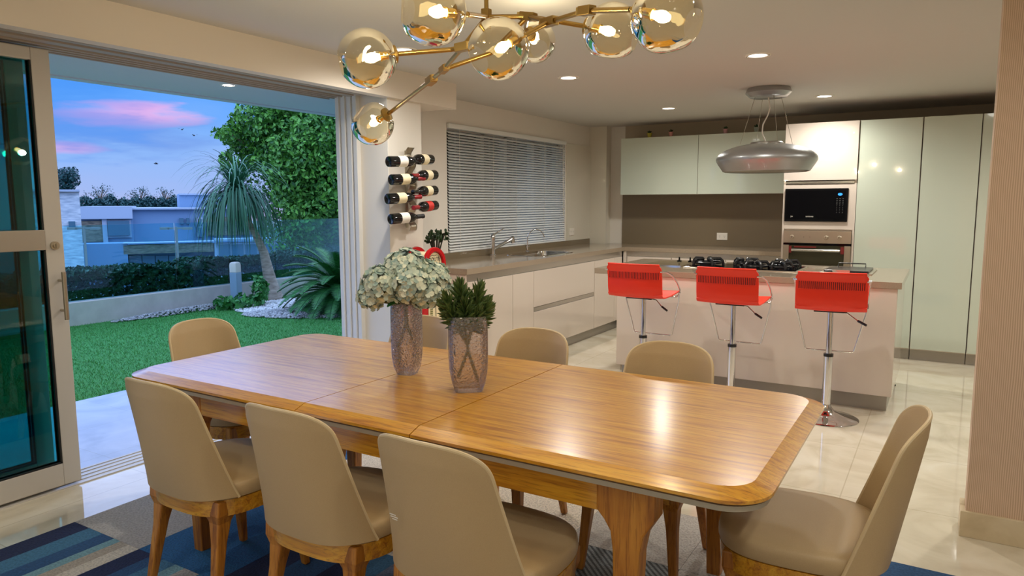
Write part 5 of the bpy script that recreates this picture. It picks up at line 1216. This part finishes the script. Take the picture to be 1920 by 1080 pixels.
for k in range(6):
    x = 411+k*25; hbox(t, 'window', x, 458, x+20, 482, 46.9, 0.2, farglass, og)
hbox(t, 'wall_panel', 404, 452, 560, 500, 47.0, 0.8, renderl, og, -9)
# street lamps
for (px, D, lab) in ((157, 29, 'tall double arm street lamp beside the stone clad house'), (330, 29, 'tall double arm street lamp in front of the long grey house')):
    p = world(px, 425, D); tt = empty('street_lamp', (p.x, p.y, -9), YAW, lab, 'street lamp', 'street lamps across the valley')
    H_ = p.z+9
    MB().cyl((0, 0, 0), (0, 0, H_), 0.07, 10, r2=0.05).build('pole', toem, tt)
    for s in (-1, 1):
        MB().box((min(0, s*0.35), -0.03, H_-0.1), (max(0, s*0.35), 0.03, H_-0.03)).build('arm', toem, tt)
        MB().box((min(s*0.30, s*0.62), -0.1, H_-0.12), (max(s*0.30, s*0.62), 0.1, H_-0.02)).build('lamp_head', toem, tt)
# distant trees
for k, (px, pt_, pb, w_, D, lab) in enumerate(((122, 312, 360, 52, 70, 'dark rounded tree rising behind the stone clad house'), (98, 300, 350, 20, 66, 'tall dark tree at the left edge of the sky'))):
    p = world(px, pb, D); top_ = world(px, pt_, D); hgt = top_.z-p.z; wm = w_*D/F_PX/2; b_ = p.z+9
    tree('distant_tree', (p.x, p.y, -9), hgt, [((0, 0, b_+hgt*0.45), (wm*0.9, wm*0.9, hgt*0.42)), ((wm*0.4, wm*0.2, b_+hgt*0.65), (wm*0.6, wm*0.6, hgt*0.34)), ((-wm*0.4, 0, b_+hgt*0.2), (wm*0.7, wm*0.6, hgt*0.4))], 1600, 0.30, farleaf, lab, trunk=[((0, 0, 0), 0.4), ((0, 0, b_+hgt*0.3), 0.2)], seed=40+k, group='trees on the horizon')
for k, (px, pt_, w_) in enumerate(((160, 366, 26), (184, 370, 24), (207, 364, 24), (232, 371, 24), (256, 368, 24), (280, 367, 24), (304, 370, 24), (327, 367, 22))):
    D = 84; p = world(px, 390, D); top_ = world(px, pt_, D); hgt = top_.z-p.z; wm = w_*D/F_PX/2; b_ = p.z+9
    tree('distant_tree', (p.x, p.y, -9), hgt, [((0, 0, b_+hgt*0.35), (wm, wm, hgt*0.6)), ((wm*0.6, 0, b_+hgt*0.15), (wm*0.8, wm, hgt*0.6))], 800, 0.34, farleaf, 'low dark tree in the line on the horizon, %s from the left' % ('first', 'second', 'third', 'fourth', 'fifth', 'sixth', 'seventh', 'eighth')[k], trunk=[((0, 0, 0), 0.35), ((0, 0, b_), 0.2)], seed=60+k, group='tree line on the horizon')
# bare, airy trees above the line
for k, (px, pt_, pb, lab) in enumerate(((188, 346, 372, 'airy tree above the horizon, leftmost of three'), (264, 350, 374, 'airy tree above the horizon, middle of three'), (308, 352, 374, 'nearly bare tree above the horizon, rightmost of three'))):
    D = 92; p = world(px, pb, D); top_ = world(px, pt_, D); b_ = p.z+9; hgt = top_.z-p.z; tt = empty('bare_tree', (p.x, p.y, -9), label=lab, cat='tree', group='airy trees above the horizon'); m = MB(); r_ = random.Random(80+k)
    m.tube([(0, 0, 0), (0, 0, b_-0.3)], [0.3, 0.12], 8); lp = MB(); pts = []
    for i in range(26):
        a = r_.uniform(0, 6.28); e = r_.uniform(0.2, 1.4); L_ = hgt*r_.uniform(0.6, 1.1); d = Vector((cos(a)*cos(e), sin(a)*cos(e), sin(e))); s = Vector((0, 0, b_-0.3)); md = s+d*L_*0.5+Vector((0, 0, 0.15)); en = s+d*L_+Vector((0, 0, 0.2)); m.tube([s, md, en], [0.05, 0.03, 0.015], 4)
        for q in range(4 if k == 2 else 9): pts.append((en+Vector((r_.gauss(0, .22), r_.gauss(0, .22), r_.gauss(0, .16))), None))
    m.build('branches', barkm, tt); leaves(lp, pts, 0.20, r_); lp.build('foliage', farleaf, tt)
# birds
for k, (px, py, lab) in enumerate(((341, 243, 'small bird in the sky, upper of the pair near the tree'), (364, 254, 'small bird in the sky, lower of the pair near the tree'), (293, 307, 'tiny bird low in the sky above the houses'))):
    p = world(px, py, 60); tt = empty('bird', p, 0.5+k, lab, 'bird'); m = MB()
    m.sphere((0, 0, 0), 0.05, 8, 6, 0, (1, 3.0, 0.9)); m.sphere((0, 0.15, 0.02), 0.035, 8, 6)
    for s in (-1, 1): m.add([(s*0.03, 0.06, 0.02), (s*0.03, -0.06, 0.02), (s*0.18, -0.05, 0.10), (s*0.34, -0.10, 0.05), (s*0.18, 0.07, 0.10)], [(0, 1, 2, 3, 4)])
    m.build('body', blackmat, tt)
# chair mark
mk, c = MARK
mk.build('pale_mark', labelw, c)
